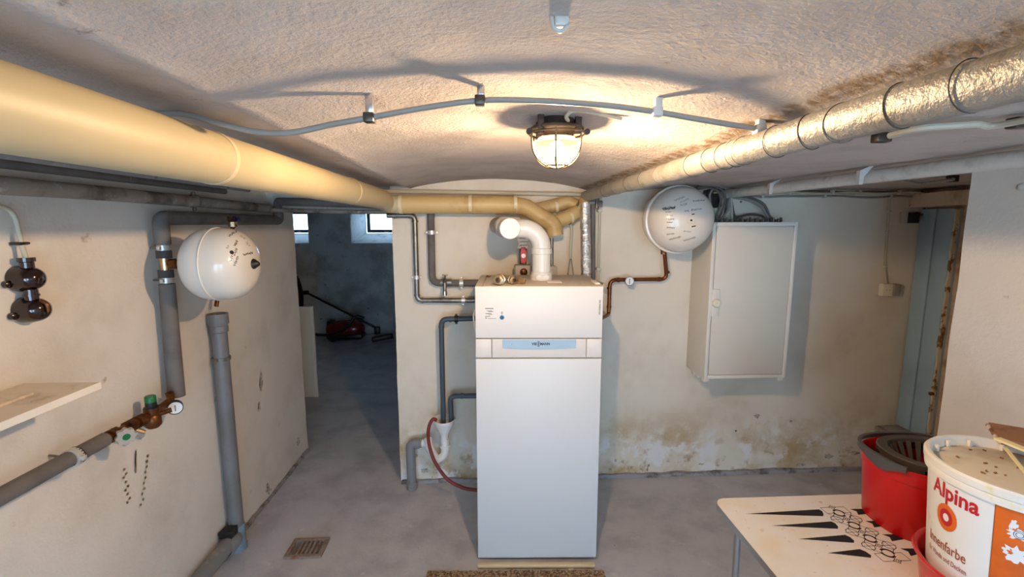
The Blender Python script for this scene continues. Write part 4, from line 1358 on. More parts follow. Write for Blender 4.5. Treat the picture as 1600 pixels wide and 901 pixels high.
# cables clipped along the top of the right back wall
for k, (dz, dy, mt) in enumerate(((.0, .0, m_cable_lt), (-.016, .012, m_cable), (.012, -.03, m_cable_dk), (.004, -.055, m_cable_lt))):
    P3 = []
    rnd = random.Random(k)
    for i in range(12):
        xx = 1.42 + 1.40 * i / 11
        P3.append(V((xx, BW - .03 + dy - .0 * i, 1.945 + dz + rnd.uniform(-.006, .006))))
    lab = ('topmost cream cable clipped along the right back wall under the ceiling', 'lowest grey cable clipped along the right back wall under the ceiling',
           'dark grey cable clipped under the ceiling close to the right back wall', 'cream cable clipped to the ceiling in front of the dark cable')[k]
    tt = thing('wall_top_cable', lab, 'cable', (1.42, BW - .03 + dy, 1.94))
    MB().tube(spline(P3, 5), .0062, 8).build('cable', mt, tt)
    for xx in ((1.62, 1.95, 2.4) if k % 2 == 0 else (1.78, 2.2, 2.65)):
        MB().box((xx - .008, BW - .042 + dy, 1.935 + dz), (xx + .008, BW - .018 + dy, 1.968), .003).build('clip', m_clip, tt)
tt = thing('ceiling_lead', 'cream cable under the ceiling to the right of the foil wrapped pipe', 'cable', (.95, 1.2, 1.94))
MB().tube(spline([PZ(1390, 212, 1.945), PZ(1440, 200, 1.948), PZ(1520, 194, 1.952), PZ(1600, 188, 1.952), V((.95, .3, 1.952))], 8), .007, 8).build('cable', m_cable_lt, tt)
for (px, py) in ((1377, 216), (1592, 193)):
    q = PZ(px, py, 1.952)
    MB().box(q + V((-.018, -.012, -.010)), q + V((.018, .012, .012)), .003).build('clip', m_clip_dk, tt)
tt = thing('wavy_ceiling_cable', 'wavy grey cable crossing the ceiling towards the recess of the blue door', 'cable', (2.0, 2.5, 1.95))
MB().tube(spline([PZ(1300, 290, 1.955), PZ(1345, 286, 1.955), PZ(1385, 275, 1.955), PZ(1410, 281, 1.955), PZ(1440, 286, 1.955), PZ(1490, 280, 1.955)], 8), .007, 8).build('cable', m_cable, tt)
for (px, py) in ((1386, 275), (1488, 281)):
    q = PZ(px, py, 1.957)
    MB().box(q + V((-.02, -.015, -.010)), q + V((.02, .015, .022)), .003).build('clip', m_clip_dk, tt)
o = MB().lathe([(0, 0), (.012, 0), (.014, .006), (.006, .012), (0, .013)], PX(1597, 292, RW), (-1, 0, 0), 14).build('wall_plug', m_clip)
tag(o, 'small grey wall plug in the right wall near the ceiling', 'wall plug')

# ================================================================== CEILING CABLE AND LAMP
CYc = 1.02
cc = thing('ceiling_cable', 'grey cable slung across the vault on standoff clips near the lamp', 'cable', (0, CYc, 1.95))
pix = [(285, 178), (340, 192), (400, 206), (455, 207), (520, 194), (577, 184), (660, 169), (750, 157), (830, 157), (900, 161), (960, 166), (1026, 175), (1090, 186), (1150, 196), (1186, 202), (1215, 212)]
P3 = [V((-.80, CYc, 1.972)), V((-.70, CYc, 1.971))] + [PY(a, b, CYc) for a, b in pix]
MB().tube(spline(P3, 6), .0062, 10).build('cable', m_cable, cc)
for k, (px, py) in enumerate(((577, 184), (750, 157), (1026, 175), (1186, 202))):
    q = PY(px, py, CYc)
    top_ = zc(q.x) + .004
    mt = m_clip_dk if k < 2 else m_clip
    c1 = MB().box(q + V((-.011, -.012, -.010)), q + V((.011, .012, .010)), .003).build('clip', mt, cc)
    MB().box(V((q.x - .006, q.y - .008, q.z + .006)), V((q.x + .010, q.y + .008, top_)), .002).build('standoff', mt if k > 1 else m_chrome, c1)

lm = thing('caged_ceiling_lamp', 'lit bulkhead lamp with wire guard and dark cast base under the vault', 'lamp', (LAMP.x, LAMP.y, 2.03))
ztl = zc(LAMP.x) + .004
lz0 = 1.999
MB().lathe([(0, 0), (.050, 0), (.066, -.004), (.073, -.009), (.073, -.014), (.068, -.016)] + [(.055, -.012), (0, -.012)], (LAMP.x, LAMP.y, lz0 + .018), (0, 0, 1), 40).build('cast_base', m_lampcap, lm)
MB().lathe([(0, 0), (.046, 0), (.05, -.010), (.056, -.022), (0, -.022)], (LAMP.x, LAMP.y, ztl), (0, 0, 1), 28).build('mounting_dome', m_lampcap, lm)
for a in (-2.4, -.7, .8, 2.3):
    p = V((LAMP.x + .066 * math.cos(a), LAMP.y + .066 * math.sin(a), 0))
    MB().box(p + V((-.008, -.008, lz0 - .012)), p + V((.008, .008, ztl)), .002).build('lug', m_lampcap, lm)
jr = .067
jp = [(jr + .002, .004), (jr + .002, -.004), (jr, -.006)]
for i in range(0, 13):
    a = PI / 2 * i / 12
    jp.append((jr * math.cos(a) if i < 12 else 0, -.022 - .066 * math.sin(a)))
MB().lathe(jp, (LAMP.x, LAMP.y, lz0), (0, 0, 1), 44).build('glass_jar', m_jar, lm, 60)
bulb = MB().sphere((LAMP.x, LAMP.y, LAMP.z), .020, 12).build('bulb', emit_mat('bulb_glow', BULB_COL, BULB_L), lm)
MB().lathe([(0, 1.983), (.050, 1.983), (.058, 1.970), (.0565, 1.9695), (.049, 1.981), (0, 1.981)], (LAMP.x, LAMP.y, 0), (0, 0, 1), 36).build('added_light_baffle', m_baffle, lm)  # dish added inside the jar to cut bulb light on the ceiling
cage = MB().torus((LAMP.x, LAMP.y, lz0 - .006), (0, 0, 1), .0755, .0026, 44, 8)
cage.build('guard_ring', m_lampwire, lm)
for i in range(3):
    a = .35 + i * PI / 3
    d = V((math.cos(a), math.sin(a), 0))
    P3 = []
    for k in range(21):
        t = PI * k / 20
        P3.append(V((LAMP.x, LAMP.y, lz0 - .022)) + d * (.0755 * math.cos(t)) + V((0, 0, -.074 * math.sin(t) ** .8 if 0 < k < 20 else 0)))
    P3 = [P3[0] + V((0, 0, .02))] + P3 + [P3[-1] + V((0, 0, .02))]
    MB().tube(P3, .0027, 8).build('guard_wire', m_lampwire, lm)
MB().torus((LAMP.x, LAMP.y, lz0 - .090), (0, 0, 1), .030, .0022, 28, 6).build('guard_ring', m_lampwire, lm)
for sgn in (-1, 1):
    MB().lathe([(0, 0), (.008, 0), (.008, .010), (0, .010)], (LAMP.x + sgn * .078, LAMP.y - .02, lz0 - .004), (0, -1, 0), 10).build('guard_screw', m_lampcap, lm)
MB().tube(spline([(LAMP.x + .02, LAMP.y - .062, lz0 + .016), (LAMP.x + .012, LAMP.y - .085, lz0 + .022), (LAMP.x + .03, LAMP.y - .09, lz0 + .034), (LAMP.x + .08, LAMP.y - .10, ztl - .008), (LAMP.x + .15, LAMP.y - .10, zc(LAMP.x + .15) - .004)]), .005, 8).build('supply_cable', m_cable_lt, lm)

hk = thing('ceiling_hook', 'small white hook screwed into the vault ceiling', 'hook', (.106, .704, 2.02))
q = PZ(875, 42, 2.022)
MB().tube(spline([q + V((-.012, 0, .012)), q + V((-.010, -.004, -.002)), q + V((0, -.006, -.008)), q + V((.010, -.004, 0))]), .003, 8).build('hook', m_clip, hk)
MB().box(q + V((-.008, -.006, 0)), q + V((.012, .008, .014)), .003).build('plate', m_clip, hk)

# ================================================================== FLOOR THINGS
# grate
gc = GC
gr = thing('floor_drain_grate', 'rusty iron floor drain grate with a broken bar set in the concrete', 'drain grate', (gc.x, gc.y, 0))
gw, gh = GW, GH
pit = MB()
for (a, b) in (((hx0 - .03, hy0 - .03, -.30), (hx1 + .03, hy1 + .03, -.27)), ((hx0 - .03, hy0 - .03, -.27), (hx0 - .004, hy1 + .03, -.02)), ((hx1 + .004, hy0 - .03, -.27), (hx1 + .03, hy1 + .03, -.02)),
               ((hx0 - .004, hy0 - .03, -.27), (hx1 + .004, hy0 - .004, -.02)), ((hx0 - .004, hy1 + .004, -.27), (hx1 + .004, hy1 + .03, -.02))):
    pit.box(a, b)
pit.build('pit', m_mortar, gr, 20)
for (a, b) in (((-gw, -gh), (gw, -gh + .022)), ((-gw, gh - .022), (gw, gh)), ((-gw, -gh + .022), (-gw + .018, gh - .022)), ((gw - .024, -gh + .022), (gw, gh - .022))):
    MB().box((gc.x + a[0], gc.y + a[1], -.006), (gc.x + b[0], gc.y + b[1], .012), .002).build('frame', m_iron, gr)
for i in range(6):
    xx = gc.x - gw + .024 + i * .023 + .006
    if i == 0:
        continue
    MB().box((xx, gc.y - gh + .02, .004), (xx + .012, gc.y + gh - .02, .0115), .002).build('bar', m_iron, gr)
MB().box((gc.x - gw + .02, gc.y - .052, .004), (gc.x - gw + .035, gc.y - .038, .011), .003).build('broken_bar', m_iron, gr)

# doormat
mt_ = thing('coir_doormat', 'brown coir doormat on the floor in front of the boiler', 'mat', (.115, 1.80, 0), math.radians(-2.6), local=True)
mb = MB()
N = 120
for jv in range(0, 61):
    for iv in range(N + 1):
        xx = -.445 + .89 * iv / N
        yy = -.28 + .60 * jv / 60
        e = (.004 * noise.noise(V((xx * 60, yy * 60, 0)))) if 0 < iv < N and 0 < jv < 60 else 0
        ex = .004 * noise.noise(V((xx * 80, 0, 3))) if jv == 60 else 0
        mb.v.append(V((xx, yy + ex, .016 + .006 * noise.noise(V((xx * 120, yy * 120, 5))) + e)))
for jv in range(60):
    for iv in range(N):
        mb.f.append((jv * (N + 1) + iv, jv * (N + 1) + iv + 1, (jv + 1) * (N + 1) + iv + 1, (jv + 1) * (N + 1) + iv))
mb.build('fibre_pile', m_coir, mt_, 0)
MB().box((-.444, -.279, .001), (.444, .318, .013), .002).build('backing', m_coir, mt_)
# wooden bar
wb = MB().box((-.301, -.011, .002), (.301, .011, .024), .005)
o = wb.build('wooden_bar', m_wood)
o.location = (.236, 2.152, 0)
o.rotation_euler = (0, 0, math.radians(-2.6))
tag(o, 'pale wooden bar lying on the floor along the boiler front', 'bar')
o = MB().box((.103, 2.108, .001), (.117, 2.138, .012), .004).build('wood_chip', m_cardboard)
tag(o, 'small brown wood chip between the bar and the doormat', 'chip')
o = MB().box((.40, 2.122, .001), (.425, 2.131, .006), .002).build('paper_scrap', m_label_white)
tag(o, 'tiny white paper scrap beside the wooden bar', 'scrap')

# ================================================================== FAR ROOM THINGS
pb = PY(497, 620, 4.63)
pt = PY(490, 479, 4.63)
wc = thing('white_panel', 'white panel board standing upright past the doorway behind the left wall', 'panel', (pb.x - .2, 4.64, 0))
MB().box((pb.x - .45, 4.634, 0), (pb.x, 4.656, pt.z), .002).build('board', m_cab, wc)
MB().box((pb.x - .030, 4.629, .0), (pb.x + .001, 4.6345, pt.z), .001).build('edge_strip', m_cab2, wc)
MB().box((pb.x - .45, 4.629, pt.z - .025), (pb.x - .031, 4.6345, pt.z), .001).build('edge_strip', m_cab2, wc)
MB().prism([(0, 0), (.22, 0), (0, .5)], (pb.x - .40, 4.656, 0), (0, 1, 0), (0, 0, 1), (1, 0, 0), .02).build('support_foot', m_cab2, wc, 20)
# vacuum cleaner
VY = 7.05
vcq = thing('vacuum_cleaner', 'red and black vacuum cleaner on the floor of the far room', 'vacuum cleaner', (PY(540, 515, VY).x, VY, 0))
c = PY(541, 512, VY)
vx = c.x
prof = [(0, -.28), (.10, -.27), (.13, -.20), (.135, -.05), (.13, .10), (.10, .22), (.05, .27), (0, .28)]
MB().lathe(prof, (vx, VY, .165), (1, 0, .02), 28, sx=1.0, sy_=1.0).build('body', m_vac_red, vcq, 60)
MB().box((vx - .27, VY - .13, .02), (vx + .27, VY + .13, .11), .04).build('chassis', m_vac_blk, vcq)
MB().box((vx - .27, VY - .08, .22), (vx - .16, VY + .08, .30), .02).build('handle', m_vac_blk, vcq)
for sgn in (-1, 1):
    MB().lathe([(0, 0), (.06, 0), (.07, .01), (.07, .03), (.06, .04), (0, .04)], (vx - .16, VY + sgn * .145 - .02, .07), (0, 1, 0), 20).build('wheel', m_vac_blk, vcq)
w0, w1 = PY(479, 457, VY - .12), PY(588, 512, VY - .14)
MB().tube([w0, w1], .017, 12).build('wand', m_vac_blk, vcq)
MB().tube(spline([PY(470, 486, VY), PY(471, 470, VY - .05), PY(470, 455, VY - .08), PY(466, 440, VY - .1), PY(462, 432, VY - .1)]), .03, 12).build('hand_grip', m_vac_blk, vcq)
MB().box(w0 + V((-.05, -.02, -.03)), w0 + V((.03, .03, .03)), .012).build('wand_joint', m_vac_blk, vcq)
MB().tube(spline([PY(569, 497, VY - .16), PY(555, 495, VY - .20), PY(545, 508, VY - .24), PY(530, 519, VY - .24), PY(510, 523, VY - .2), PY(490, 522, VY - .1), PY(470, 520, VY)], 8), .022, 12).build('hose', m_vac_blk, vcq)
MB().box(w1 + V((-.03, -.04, -.10)), w1 + V((.05, .05, .02)), .02).build('neck', m_vac_blk, vcq)
hx = PY(592, 518, VY - .14)
mb = MB().box((-.16, -.06, 0), (.16, .06, .07), .02, mat=Matrix.Rotation(.25, 4, 'Z') @ Matrix.Rotation(-.12, 4, 'Y'))
mb.v = [v + V((hx.x + .05, VY - .14, 0.035 - .035 + .0)) + V((0, 0, .02)) for v in mb.v]
mb.build('floor_head', m_vac_blk, vcq)

# ================================================================== TABLE AND WHAT STANDS ON IT
TZ = .68
TX0, TX1, TY0, TY1 = .878, 1.76, .84, 1.648
ta = thing('folding_table', 'cream folding table with black printed game pattern and metal edge', 'table', ((TX0 + TX1) / 2, (TY0 + TY1) / 2, 0))


def rrect(x0, x1, y0, y1, r, n=8):
    out = []
    for (cx, cy2, a0) in ((x1 - r, y1 - r, 0), (x0 + r, y1 - r, PI / 2), (x0 + r, y0 + r, PI), (x1 - r, y0 + r, 1.5 * PI)):
        for i in range(n + 1):
            a = a0 + PI / 2 * i / n
            out.append((cx + r * math.cos(a), cy2 + r * math.sin(a)))
    return out


tt_ = MB().prism(rrect(TX0, TX1, TY0, TY1, .045), (0, 0, TZ - .020), (1, 0, 0), (0, 1, 0), (0, 0, 1), .020).build('tabletop', m_tabletop, ta, 30)
ed = rrect(TX0 - .002, TX1 + .002, TY0 - .002, TY1 + .002, .047)
mb = MB()
k = len(ed)
inn = rrect(TX0, TX1, TY0, TY1, .045)
for zz_, ring in ((TZ - .024, ed), (TZ - .001, ed), (TZ - .001, inn), (TZ - .024, inn)):
    mb.v += [V((x, y, zz_)) for x, y in ring]
for a in range(4):
    b = (a + 1) % 4
    for i in range(k):
        i2 = (i + 1) % k
        mb.f.append((a * k + i, a * k + i2, b * k + i2, b * k + i))
mb.build('edge_band', m_tedge, ta, 30)
for (lx0, ly0, sx0) in ((TX0 + .05, TY1 - .10, -1), (TX0 + .05, TY0 + .10, -1), (TX1 - .05, TY1 - .10, 1), (TX1 - .05, TY0 + .10, 1)):
    lg = MB().tube([(lx0, ly0, TZ - .02), (lx0 - sx0 * -.0 + sx0 * -.02, ly0 + (.02 if ly0 > 1.2 else -.02), .012)], .0125, 14).build('leg', m_tedge, ta)
    MB().lathe([(0, 0), (.016, 0), (.016, .03), (.012, .034)], (lx0 + sx0 * -.02, ly0 + (.02 if ly0 > 1.2 else -.02), 0), n=14).build('rubber_foot', m_black, lg)
MB().tube([(TX0 + .05, TY0 + .10, TZ - .03), (TX0 + .05, TY1 - .10, TZ - .03)], .011, 12).build('leg_rail', m_tedge, ta)
MB().tube([(TX1 - .05, TY0 + .10, TZ - .03), (TX1 - .05, TY1 - .10, TZ - .03)], .011, 12).build('leg_rail', m_tedge, ta)
# printed pattern
pm = MB()
ZP = TZ + .0004
OX = 1.305
orn_y = [1.533, 1.461, 1.391, 1.320]


def flat(poly):
    pm.add([(x, y, ZP) for x, y in poly], [tuple(range(len(poly)))])


def ringf(cx, cy2, r, wd, n_=28, a0=0, a1=2 * PI):
    vs, fs = [], []
    for i in range(n_ + 1):
        a = a0 + (a1 - a0) * i / n_
        for rr in (r - wd / 2, r + wd / 2):
            vs.append((cx + rr * math.cos(a), cy2 + rr * math.sin(a), ZP))
    for i in range(n_):
        fs.append((2 * i, 2 * i + 1, 2 * i + 3, 2 * i + 2))
    pm.add(vs, fs)


def linef(x0, y0, x1, y1, wd=.0021):
    d = V((x1 - x0, y1 - y0, 0)).normalized()
    p = V((-d.y, d.x, 0)) * wd / 2
    a, b = V((x0, y0, ZP)), V((x1, y1, ZP))
    pm.add([a + p, b + p, b - p, a - p], [(0, 1, 2, 3)])


tips = [(.952, 1.547), (1.008, 1.475), (1.058, 1.402), (1.108, 1.331)]
for i, (tx_, ty_) in enumerate(tips):
    yb = ty_ - .012
    flat([(tx_, ty_), (1.232, yb - .017), (1.242, yb - .006), (1.228, yb + .006), (1.248 - .004 * i, yb + .024)][:3] + [(1.250 - .004 * i, yb + .012), (1.246 - .006 * i, yb + .024)])
    xt = 2 * OX - tx_
    flat([(1.365, yb + .02), (1.378, yb + .004), (1.368, yb - .016), (xt, ty_)])
for i, yy in enumerate(orn_y):
    for a0 in (.35, PI + .35):
        ringf(OX, yy, .0185, .0075, 18, a0 - .6, a0 + 1.9)
    ringf(OX, yy, .0165, .0024)
    if i < 3:
        ym = (yy + orn_y[i + 1]) / 2
        for dx in (-.036, .036):
            ringf(OX + dx, ym, .0185, .0024)
            linef(OX + dx - .024, ym, OX + dx + .024, ym)
            linef(OX + dx, ym - .024, OX + dx, ym + .024)
for yy in [orn_y[0] + .036] + [(orn_y[i] + orn_y[i + 1]) / 2 for i in range(3)] + [orn_y[3] - .036]:
    for s_ in (.0115, .0055):
        for (a, b) in (((-1, 0), (0, 1)), ((0, 1), (1, 0)), ((1, 0), (0, -1)), ((0, -1), (-1, 0))):
            linef(OX + a[0] * s_, yy + a[1] * s_, OX + b[0] * s_, yy + b[1] * s_, .002)
    flat([(OX - .016, yy), (OX - .010, yy + .004), (OX - .010, yy - .004)])
    flat([(OX + .016, yy), (OX + .010, yy - .004), (OX + .010, yy + .004)])
for sgn in (-1, 1):
    for (ya, yb2) in ((orn_y[0] + .036, orn_y[0]), (orn_y[3] - .036, orn_y[3])):
        linef(OX + sgn * .014, ya, OX + sgn * .046, ya)
        linef(OX + sgn * .046, ya, OX + sgn * .046, yb2)
        linef(OX + sgn * .046, yb2, OX + sgn * .018, yb2)
    linef(OX + sgn * .046, orn_y[0], OX + sgn * .02, orn_y[0] - .03)
    for i in range(3):
        linef(OX + sgn * .018, orn_y[i], OX + sgn * .034, (orn_y[i] + orn_y[i + 1]) / 2 + .02)
        linef(OX + sgn * .034, (orn_y[i] + orn_y[i + 1]) / 2 - .02, OX + sgn * .018, orn_y[i + 1])
pm.build('printed_pattern', m_ink, tt_, 0)

# red mop bucket
MC = (1.545, 1.470)


def superell(cx, cy2, ax, ay, n_=48, e=2.8, rot=0.0):
    out = []
    for i in range(n_):
        t = 2 * PI * i / n_
        c_, s_ = math.cos(t), math.sin(t)
        x = ax * math.copysign(abs(c_) ** (2 / e), c_)
        y = ay * math.copysign(abs(s_) ** (2 / e), s_)
        out.append((cx + x * math.cos(rot) - y * math.sin(rot), cy2 + x * math.sin(rot) + y * math.cos(rot)))
    return out


def loft(rings, close_bottom=True, close_top=False):
    mb = MB()
    n_ = len(rings[0][0])
    for ring, z in rings:
        mb.v += [V((x, y, z)) for x, y in ring]
    for a in range(len(rings) - 1):
        for i in range(n_):
            i2 = (i + 1) % n_
            mb.f.append((a * n_ + i, a * n_ + i2, (a + 1) * n_ + i2, (a + 1) * n_ + i))
    if close_bottom:
        mb.f.append(tuple(range(n_)))
    if close_top:
        mb.f.append(tuple((len(rings) - 1) * n_ + i for i in range(n_)))
    return mb


mbk = thing('mop_bucket', 'red plastic mop bucket with dark grey wringer on the folding table', 'bucket', (MC[0], MC[1], TZ))
RX, RY_ = .176, .152
MZ = .935
rg = lambda k_, z, e=2.6: (superell(MC[0], MC[1], RX * k_, RY_ * k_, 56, e), z)
loft([rg(.86, TZ + .001), rg(.885, TZ + .008), rg(.965, MZ - .05), rg(.985, MZ - .048), rg(1.0, MZ - .002), rg(.985, MZ), rg(.965, MZ - .006), rg(.95, MZ - .05), rg(.86, TZ + .012)], True, True).build('shell', m_red, mbk, 40)
# wringer insert
wz_ = MZ + .012
WC = (MC[0] + .018, MC[1] + .002)
wr_ = lambda kx_, z: (superell(WC[0], WC[1], .148 * kx_, .130 * kx_, 48, 2.3), z)
ring_mb = loft([wr_(1.0, wz_ - .05), wr_(1.006, wz_ - .038), wr_(1.014, wz_ - .016), wr_(1.02, wz_), wr_(.99, wz_ + .004), wr_(.80, wz_ + .002), wr_(.78, wz_ - .006), wr_(.78, wz_ - .014),
                wr_(.985, wz_ - .016), wr_(.98, wz_ - .038), wr_(.97, wz_ - .05)], False, False)
ring_mb.f = [f for q, f in enumerate(ring_mb.f) if not (q // 48 in (1, 8) and q % 48 % 5 < 2)]
ins = ring_mb.build('wringer_ring', m_dkgrey2, mbk, 40)
for i in range(22):
    a = 2 * PI * i / 22
    t0_, t1_ = a - .075, a + .075
    P_ = []
    for (kx_, z) in ((.79, wz_ - .010), (.40, wz_ - .12)):
        for tt2 in (t0_, t1_):
            ww = 1 if kx_ > .6 else .9
            P_.append(V((WC[0] + .148 * kx_ * math.cos(a + (tt2 - a) * ww), WC[1] + .130 * kx_ * math.sin(a + (tt2 - a) * ww), z)))
    inn_ = [p + V(((WC[0] - p.x) * .03, (WC[1] - p.y) * .03, .004)) for p in P_]
    MB().add(P_ + inn_, [(0, 1, 3, 2), (4, 6, 7, 5), (0, 4, 5, 1), (2, 3, 7, 6), (0, 2, 6, 4), (1, 5, 7, 3)]).build('slat', m_dkgrey2, ins, 0)
MB().lathe([(0, 0), (.052, 0), (.052, .006), (0, .006)], (WC[0], WC[1], wz_ - .124), n=24).build('wringer_base', m_dkgrey2, ins)
# bail handle folded round the left and far rim
P_ = []
for i in range(25):
    t = PI * .18 + (PI * 1.0) * i / 24
    c_, s_ = math.cos(t), math.sin(t)
    P_.append(V((MC[0] + (RX + .009) * math.copysign(abs(c_) ** .72, c_), MC[1] + (RY_ + .009) * math.copysign(abs(s_) ** .72, s_), MZ + .006 - .002 * i / 24)))
hb = MB()
for i, p in enumerate(P_):
    d = (V((MC[0], MC[1], p.z)) - p).normalized()
    hgt = .009 + .026 * math.exp(-((i - 20.3) / 1.7) ** 2)
    top_, bot = p + V((0, 0, .010)), p + V((0, 0, -hgt))
    hb.v += [top_, bot, bot + d * .005, top_ + d * .012]
for i in range(len(P_) - 1):
    for a in range(4):
        b = (a + 1) % 4
        hb.f.append((i * 4 + a, i * 4 + b, (i + 1) * 4 + b, (i + 1) * 4 + a))
hb.f += [(0, 1, 2, 3), tuple(len(P_) * 4 - 4 + a for a in range(4))]
hb.build('bail_handle', m_dkgrey, mbk, 40)

# red basin under the paint bucket
PC = V((1.437, 1.102, 0))
o = MB().lathe([(0, 0), (.165, 0), (.171, .008), (.184, .098), (.194, .102), (.197, .108), (.193, .113), (.184, .108), (.180, .098), (.166, .016), (0, .012)], (PC.x, PC.y, TZ + .0005), n=64).build('red_basin', m_red2)
tag(o, 'shallow round red plastic basin holding the white paint bucket', 'basin')
# paint bucket
pbk = thing('paint_bucket', 'white paint bucket with red lettering, orange panel and dusty lid', 'paint bucket', (PC.x, PC.y, TZ + .0135))
PZ0, PZ1 = TZ + .0135, 1.10
rbk = lambda z: .158 + (.186 - .158) * (z - PZ0) / (PZ1 - PZ0)
prof = [(0, PZ0), (rbk(PZ0) - .006, PZ0), (rbk(PZ0), PZ0 + .006), (rbk(PZ1 - .03), PZ1 - .03), (0, PZ1 - .03)]
sh_ = MB().lathe(prof, (PC.x, PC.y, 0), n=72).build('shell', m_white_pl, pbk, 40)
lid = MB().lathe([(.176, PZ1 - .046), (.192, PZ1 - .046), (.194, PZ1 - .030), (.192, PZ1 - .026), (.196, PZ1 - .022), (.197, PZ1 - .006), (.192, PZ1), (.184, PZ1), (.180, PZ1 - .004), (.176, PZ1 - .024), (.174, PZ1 - .026)], (PC.x, PC.y, 0), n=72).build('lid_rim', m_lidrim, pbk, 40)
MB().lathe([(.177, PZ1 - .026), (.150, PZ1 - .024), (.146, PZ1 - .021), (0, PZ1 - .020)], (PC.x, PC.y, 0), n=56).build('lid', m_lid, pbk, 40)
for a in (2.15, 1.75, 1.35, .9):
    p = PC + V((.170 * math.cos(a), .170 * math.sin(a), PZ1 - .016))
    MB().box(p + V((-.005, -.005, -.010)), p + V((.005, .005, .010)), .002).build('lid_rib', m_white_pl, lid)


rnd = random.Random(11)
cr = MB()
for (px, py) in ((1496, 713), (1516, 702), (1538, 703), (1541, 735), (1536, 738), (1556, 729), (1555, 738), (1571, 742), (1540, 723), (1565, 715), (1512, 690), (1572, 706), (1590, 730)):
    p = PZ(px, py, PZ1 - .018)
    a = rnd.uniform(0, PI)
    l_ = rnd.uniform(.002, .005)
    cr.box(p + V((-l_, -.0018, -.0015)), p + V((l_, .0018, .0016)), mat=Matrix.Rotation(a, 3, 'Z'))
o = cr.build('dirt_crumbs', m_cardboard, lid, 0)
o['kind'] = 'stuff'


def wrap(vs, fs, a_start, z0, mat, name, off=.0008, sx=1.0, parent=None):
    mb = MB()
    out = []
    for v in vs:
        z = z0 + v.y
        r_ = rbk(z) + off
        a = a_start + v.x * sx / .182
        out.append(V((PC.x + r_ * math.cos(a), PC.y + r_ * math.sin(a), z)))
    mb.add(out, fs)
    return mb.build(name, mat, parent or sh_, 0, recalc=False)


def ang(px, py, z=1.0, rr=None):
    r = ray(px, py)
    n_ = math.hypot(r.x, r.y)
    dx_, dy_ = r.x / n_, r.y / n_
    R_ = rr or rbk(z)
    b = dx_ * PC.x + dy_ * PC.y
    disc = max(0, b * b - (PC.x ** 2 + PC.y ** 2 - R_ * R_))
    t = b - math.sqrt(disc)
    a = math.atan2(t * dy_ - PC.y, t * dx_ - PC.x) % (2 * PI)
    return a, CH + r.z / n_ * t


aL, _ = ang(1460, 775)
aR, zR = ang(1527, 806)
vs, fs = text_geo('Alpina', .062, .0016)
wd = max(v.x for v in vs)
zA = ang(1500, 797)[1]
wrap(vs, fs, aL - .03, 1.000, m_label_red, 'lettering', sx=(aR - aL + .05) * .182 / wd)
aC, zC2 = ang(1476.5, 805)


def wrap_ring(r0, r1, mat, off):
    vs, fs = [], []
    n_ = 40
    for i in range(n_):
        t = 2 * PI * i / n_
        for rr in (r0, r1):
            vs.append(V((rr * math.cos(t) * .82, rr * math.sin(t), 0)))
    for i in range(n_):
        i2 = (i + 1) % n_
        fs.append((2 * i, 2 * i + 1, 2 * i2 + 1, 2 * i2))
    wrap(vs, fs, aC, .946, mat, 'ring_emblem', off)


wrap_ring(.0235, .038, m_orange, .0009)
wrap_ring(.011, .0238, m_label_red, .0011)
wrap_ring(.0001, .011, m_label_white, .0011)
aI, _ = ang(1458, 838, .87)
aE, _ = ang(1508, 880, .87)
vs, fs = text_geo('Innenfarbe', .042, .0004)
wd = max(v.x for v in vs)
wrap(vs, fs, aI - .10, .846, m_label_brn, 'lettering', sx=(aE - aI + .10) * .182 / wd)
vs, fs = text_geo('für Wände und Decken', .022, .0001)
wd = max(v.x for v in vs)
wrap(vs, fs, aI - .10, .815, m_label_brn, 'lettering', sx=(aE - aI + .12) * .182 / wd)
# orange panel
aO, _ = ang(1557, 790, 1.0)


def wrap_panel(a0, a1, z0, z1, mat, name, off, n_=24, m_=6):
    mb = MB()
    for jv in range(m_ + 1):
        z = z0 + (z1 - z0) * jv / m_
        for iv in range(n_ + 1):
            a = a0 + (a1 - a0) * iv / n_ + (.05 * (1 - jv / m_) if iv == 0 else 0)
            r_ = rbk(z) + off
            mb.v.append(V((PC.x + r_ * math.cos(a), PC.y + r_ * math.sin(a), z)))
    for jv in range(m_):
        for iv in range(n_):
            mb.f.append((jv * (n_ + 1) + iv, jv * (n_ + 1) + iv + 1, (jv + 1) * (n_ + 1) + iv + 1, (jv + 1) * (n_ + 1) + iv))
    return mb.build(name, mat, sh_, 30, recalc=False)


wrap_panel(aO - .012, aO + 1.6, .72, PZ1 - .047, m_label_brn, 'label_border', .0004)
wrap_panel(aO, aO + 1.6, .72, PZ1 - .047, m_orange, 'orange_panel', .0007)
rnd = random.Random(4)


def blob(aa, zz_, w_, h_, mat, off, seed):
    r2 = random.Random(seed)
    vs = [V((0, 0, 0))]
    n_ = 26
    for i in range(n_):
        t = 2 * PI * i / n_
        k_ = r2.uniform(.55, 1.1)
        vs.append(V((w_ * k_ * math.cos(t), h_ * k_ * math.sin(t), 0)))
    fs = [(0, 1 + i, 1 + (i + 1) % n_) for i in range(n_)]
    wrap(vs, fs, aa, zz_, mat, 'torn_patch', off)


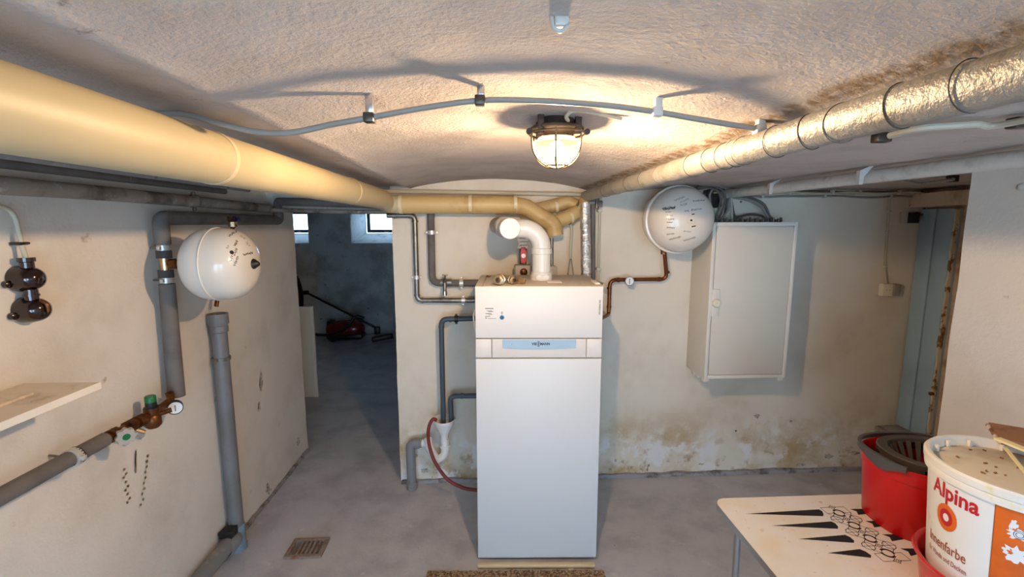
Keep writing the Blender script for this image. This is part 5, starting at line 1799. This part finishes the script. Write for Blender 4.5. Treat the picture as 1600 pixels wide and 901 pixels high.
aB, zB = ang(1592, 832, .95)
blob(aB, .99, .024, .016, m_label_white, .0010, 1)
blob(aB - .06, 1.012, .008, .016, m_label_white, .0010, 2)
blob(aB + .02, .935, .030, .026, m_label_white, .0010, 3)
blob(aB - .11, .94, .006, .005, m_label_white, .0010, 5)
for rr in (.006, .010):
    vs, fs = [], []
    for i in range(30):
        t = 2 * PI * i / 30
        for q_ in (rr, rr + .0014):
            vs.append(V((q_ * math.cos(t), q_ * math.sin(t), 0)))
    for i in range(30):
        i2 = (i + 1) % 30
        fs.append((2 * i, 2 * i + 1, 2 * i2 + 1, 2 * i2))
    wrap(vs, fs, aB + .01, .99, m_blueink, 'round_mark', .0014)

# boards lying on the paint bucket
LZ = PZ1 + .0005
q0 = PZ(1545, 659, 1.125)
bo = thing('board_scrap', 'torn brown board scrap lying across the paint bucket lid', 'board', (q0.x + .1, q0.y - .05, LZ))
d1 = (PZ(1600, 668, 1.125) - q0).normalized()
mb = MB()
pl_ = [q0, q0 + d1 * .26, q0 + d1 * .26 + V((-.10, -.16, 0)), PZ(1562, 684, 1.125)]
z0_, z1_ = LZ + .006, LZ + .024
mb.add([V((p.x, p.y, z0_)) for p in pl_] + [V((p.x, p.y, z1_)) for p in pl_], [(0, 1, 2, 3), (4, 5, 6, 7), (0, 1, 5, 4), (1, 2, 6, 5), (2, 3, 7, 6), (3, 0, 4, 7)])
mb.build('board', m_cardboard, bo, 20)
rgh = rough_box(0, 1, 0, 1, 0, 1, .08, .0)
pA_, pB_ = V((pl_[0].x, pl_[0].y, LZ + .015)), V((pl_[3].x, pl_[3].y, LZ + .015))
pts = [pA_.lerp(pB_, i / 14) + V((noise.noise(V((i, 0, 0)) * .9) * .004, 0, noise.noise(V((i, 5, 0)) * .9) * .004)) for i in range(15)]
MB().tube(pts, .007, 6).build('frayed_edge', m_peel, bo, 0)


def stick(pa, pb_, wd, hgt, zb, mat, label, nm, cat):
    a, b = PZ(pa[0], pa[1], zb + hgt), PZ(pb_[0], pb_[1], zb + hgt)
    d = (b - a).normalized()
    p = V((-d.y, d.x, 0)) * wd / 2
    mb = MB()
    vs = []
    for z in (zb, zb + hgt):
        vs += [V((q.x, q.y, z)) for q in (a + p, b + p, b - p, a - p)]
    mb.add(vs, [(0, 1, 2, 3), (4, 5, 6, 7), (0, 1, 5, 4), (1, 2, 6, 5), (2, 3, 7, 6), (3, 0, 4, 7)])
    o = mb.build(nm, mat, None, 20)
    tag(o, label, cat)


stick((1558, 683), (1640, 716), .022, .006, LZ + .0245, m_cream_wood, 'broad cream painted stick laid over the brown board scrap', 'paint_stick', 'stick')
stick((1571, 698), (1625, 765), .008, .005, LZ + .0005, m_cream_wood, 'thin cream stick on the paint bucket rim below the brown board', 'paint_stick', 'stick')

for o in ALL_THINGS:
    if '_local' in o:
        del o['_local']
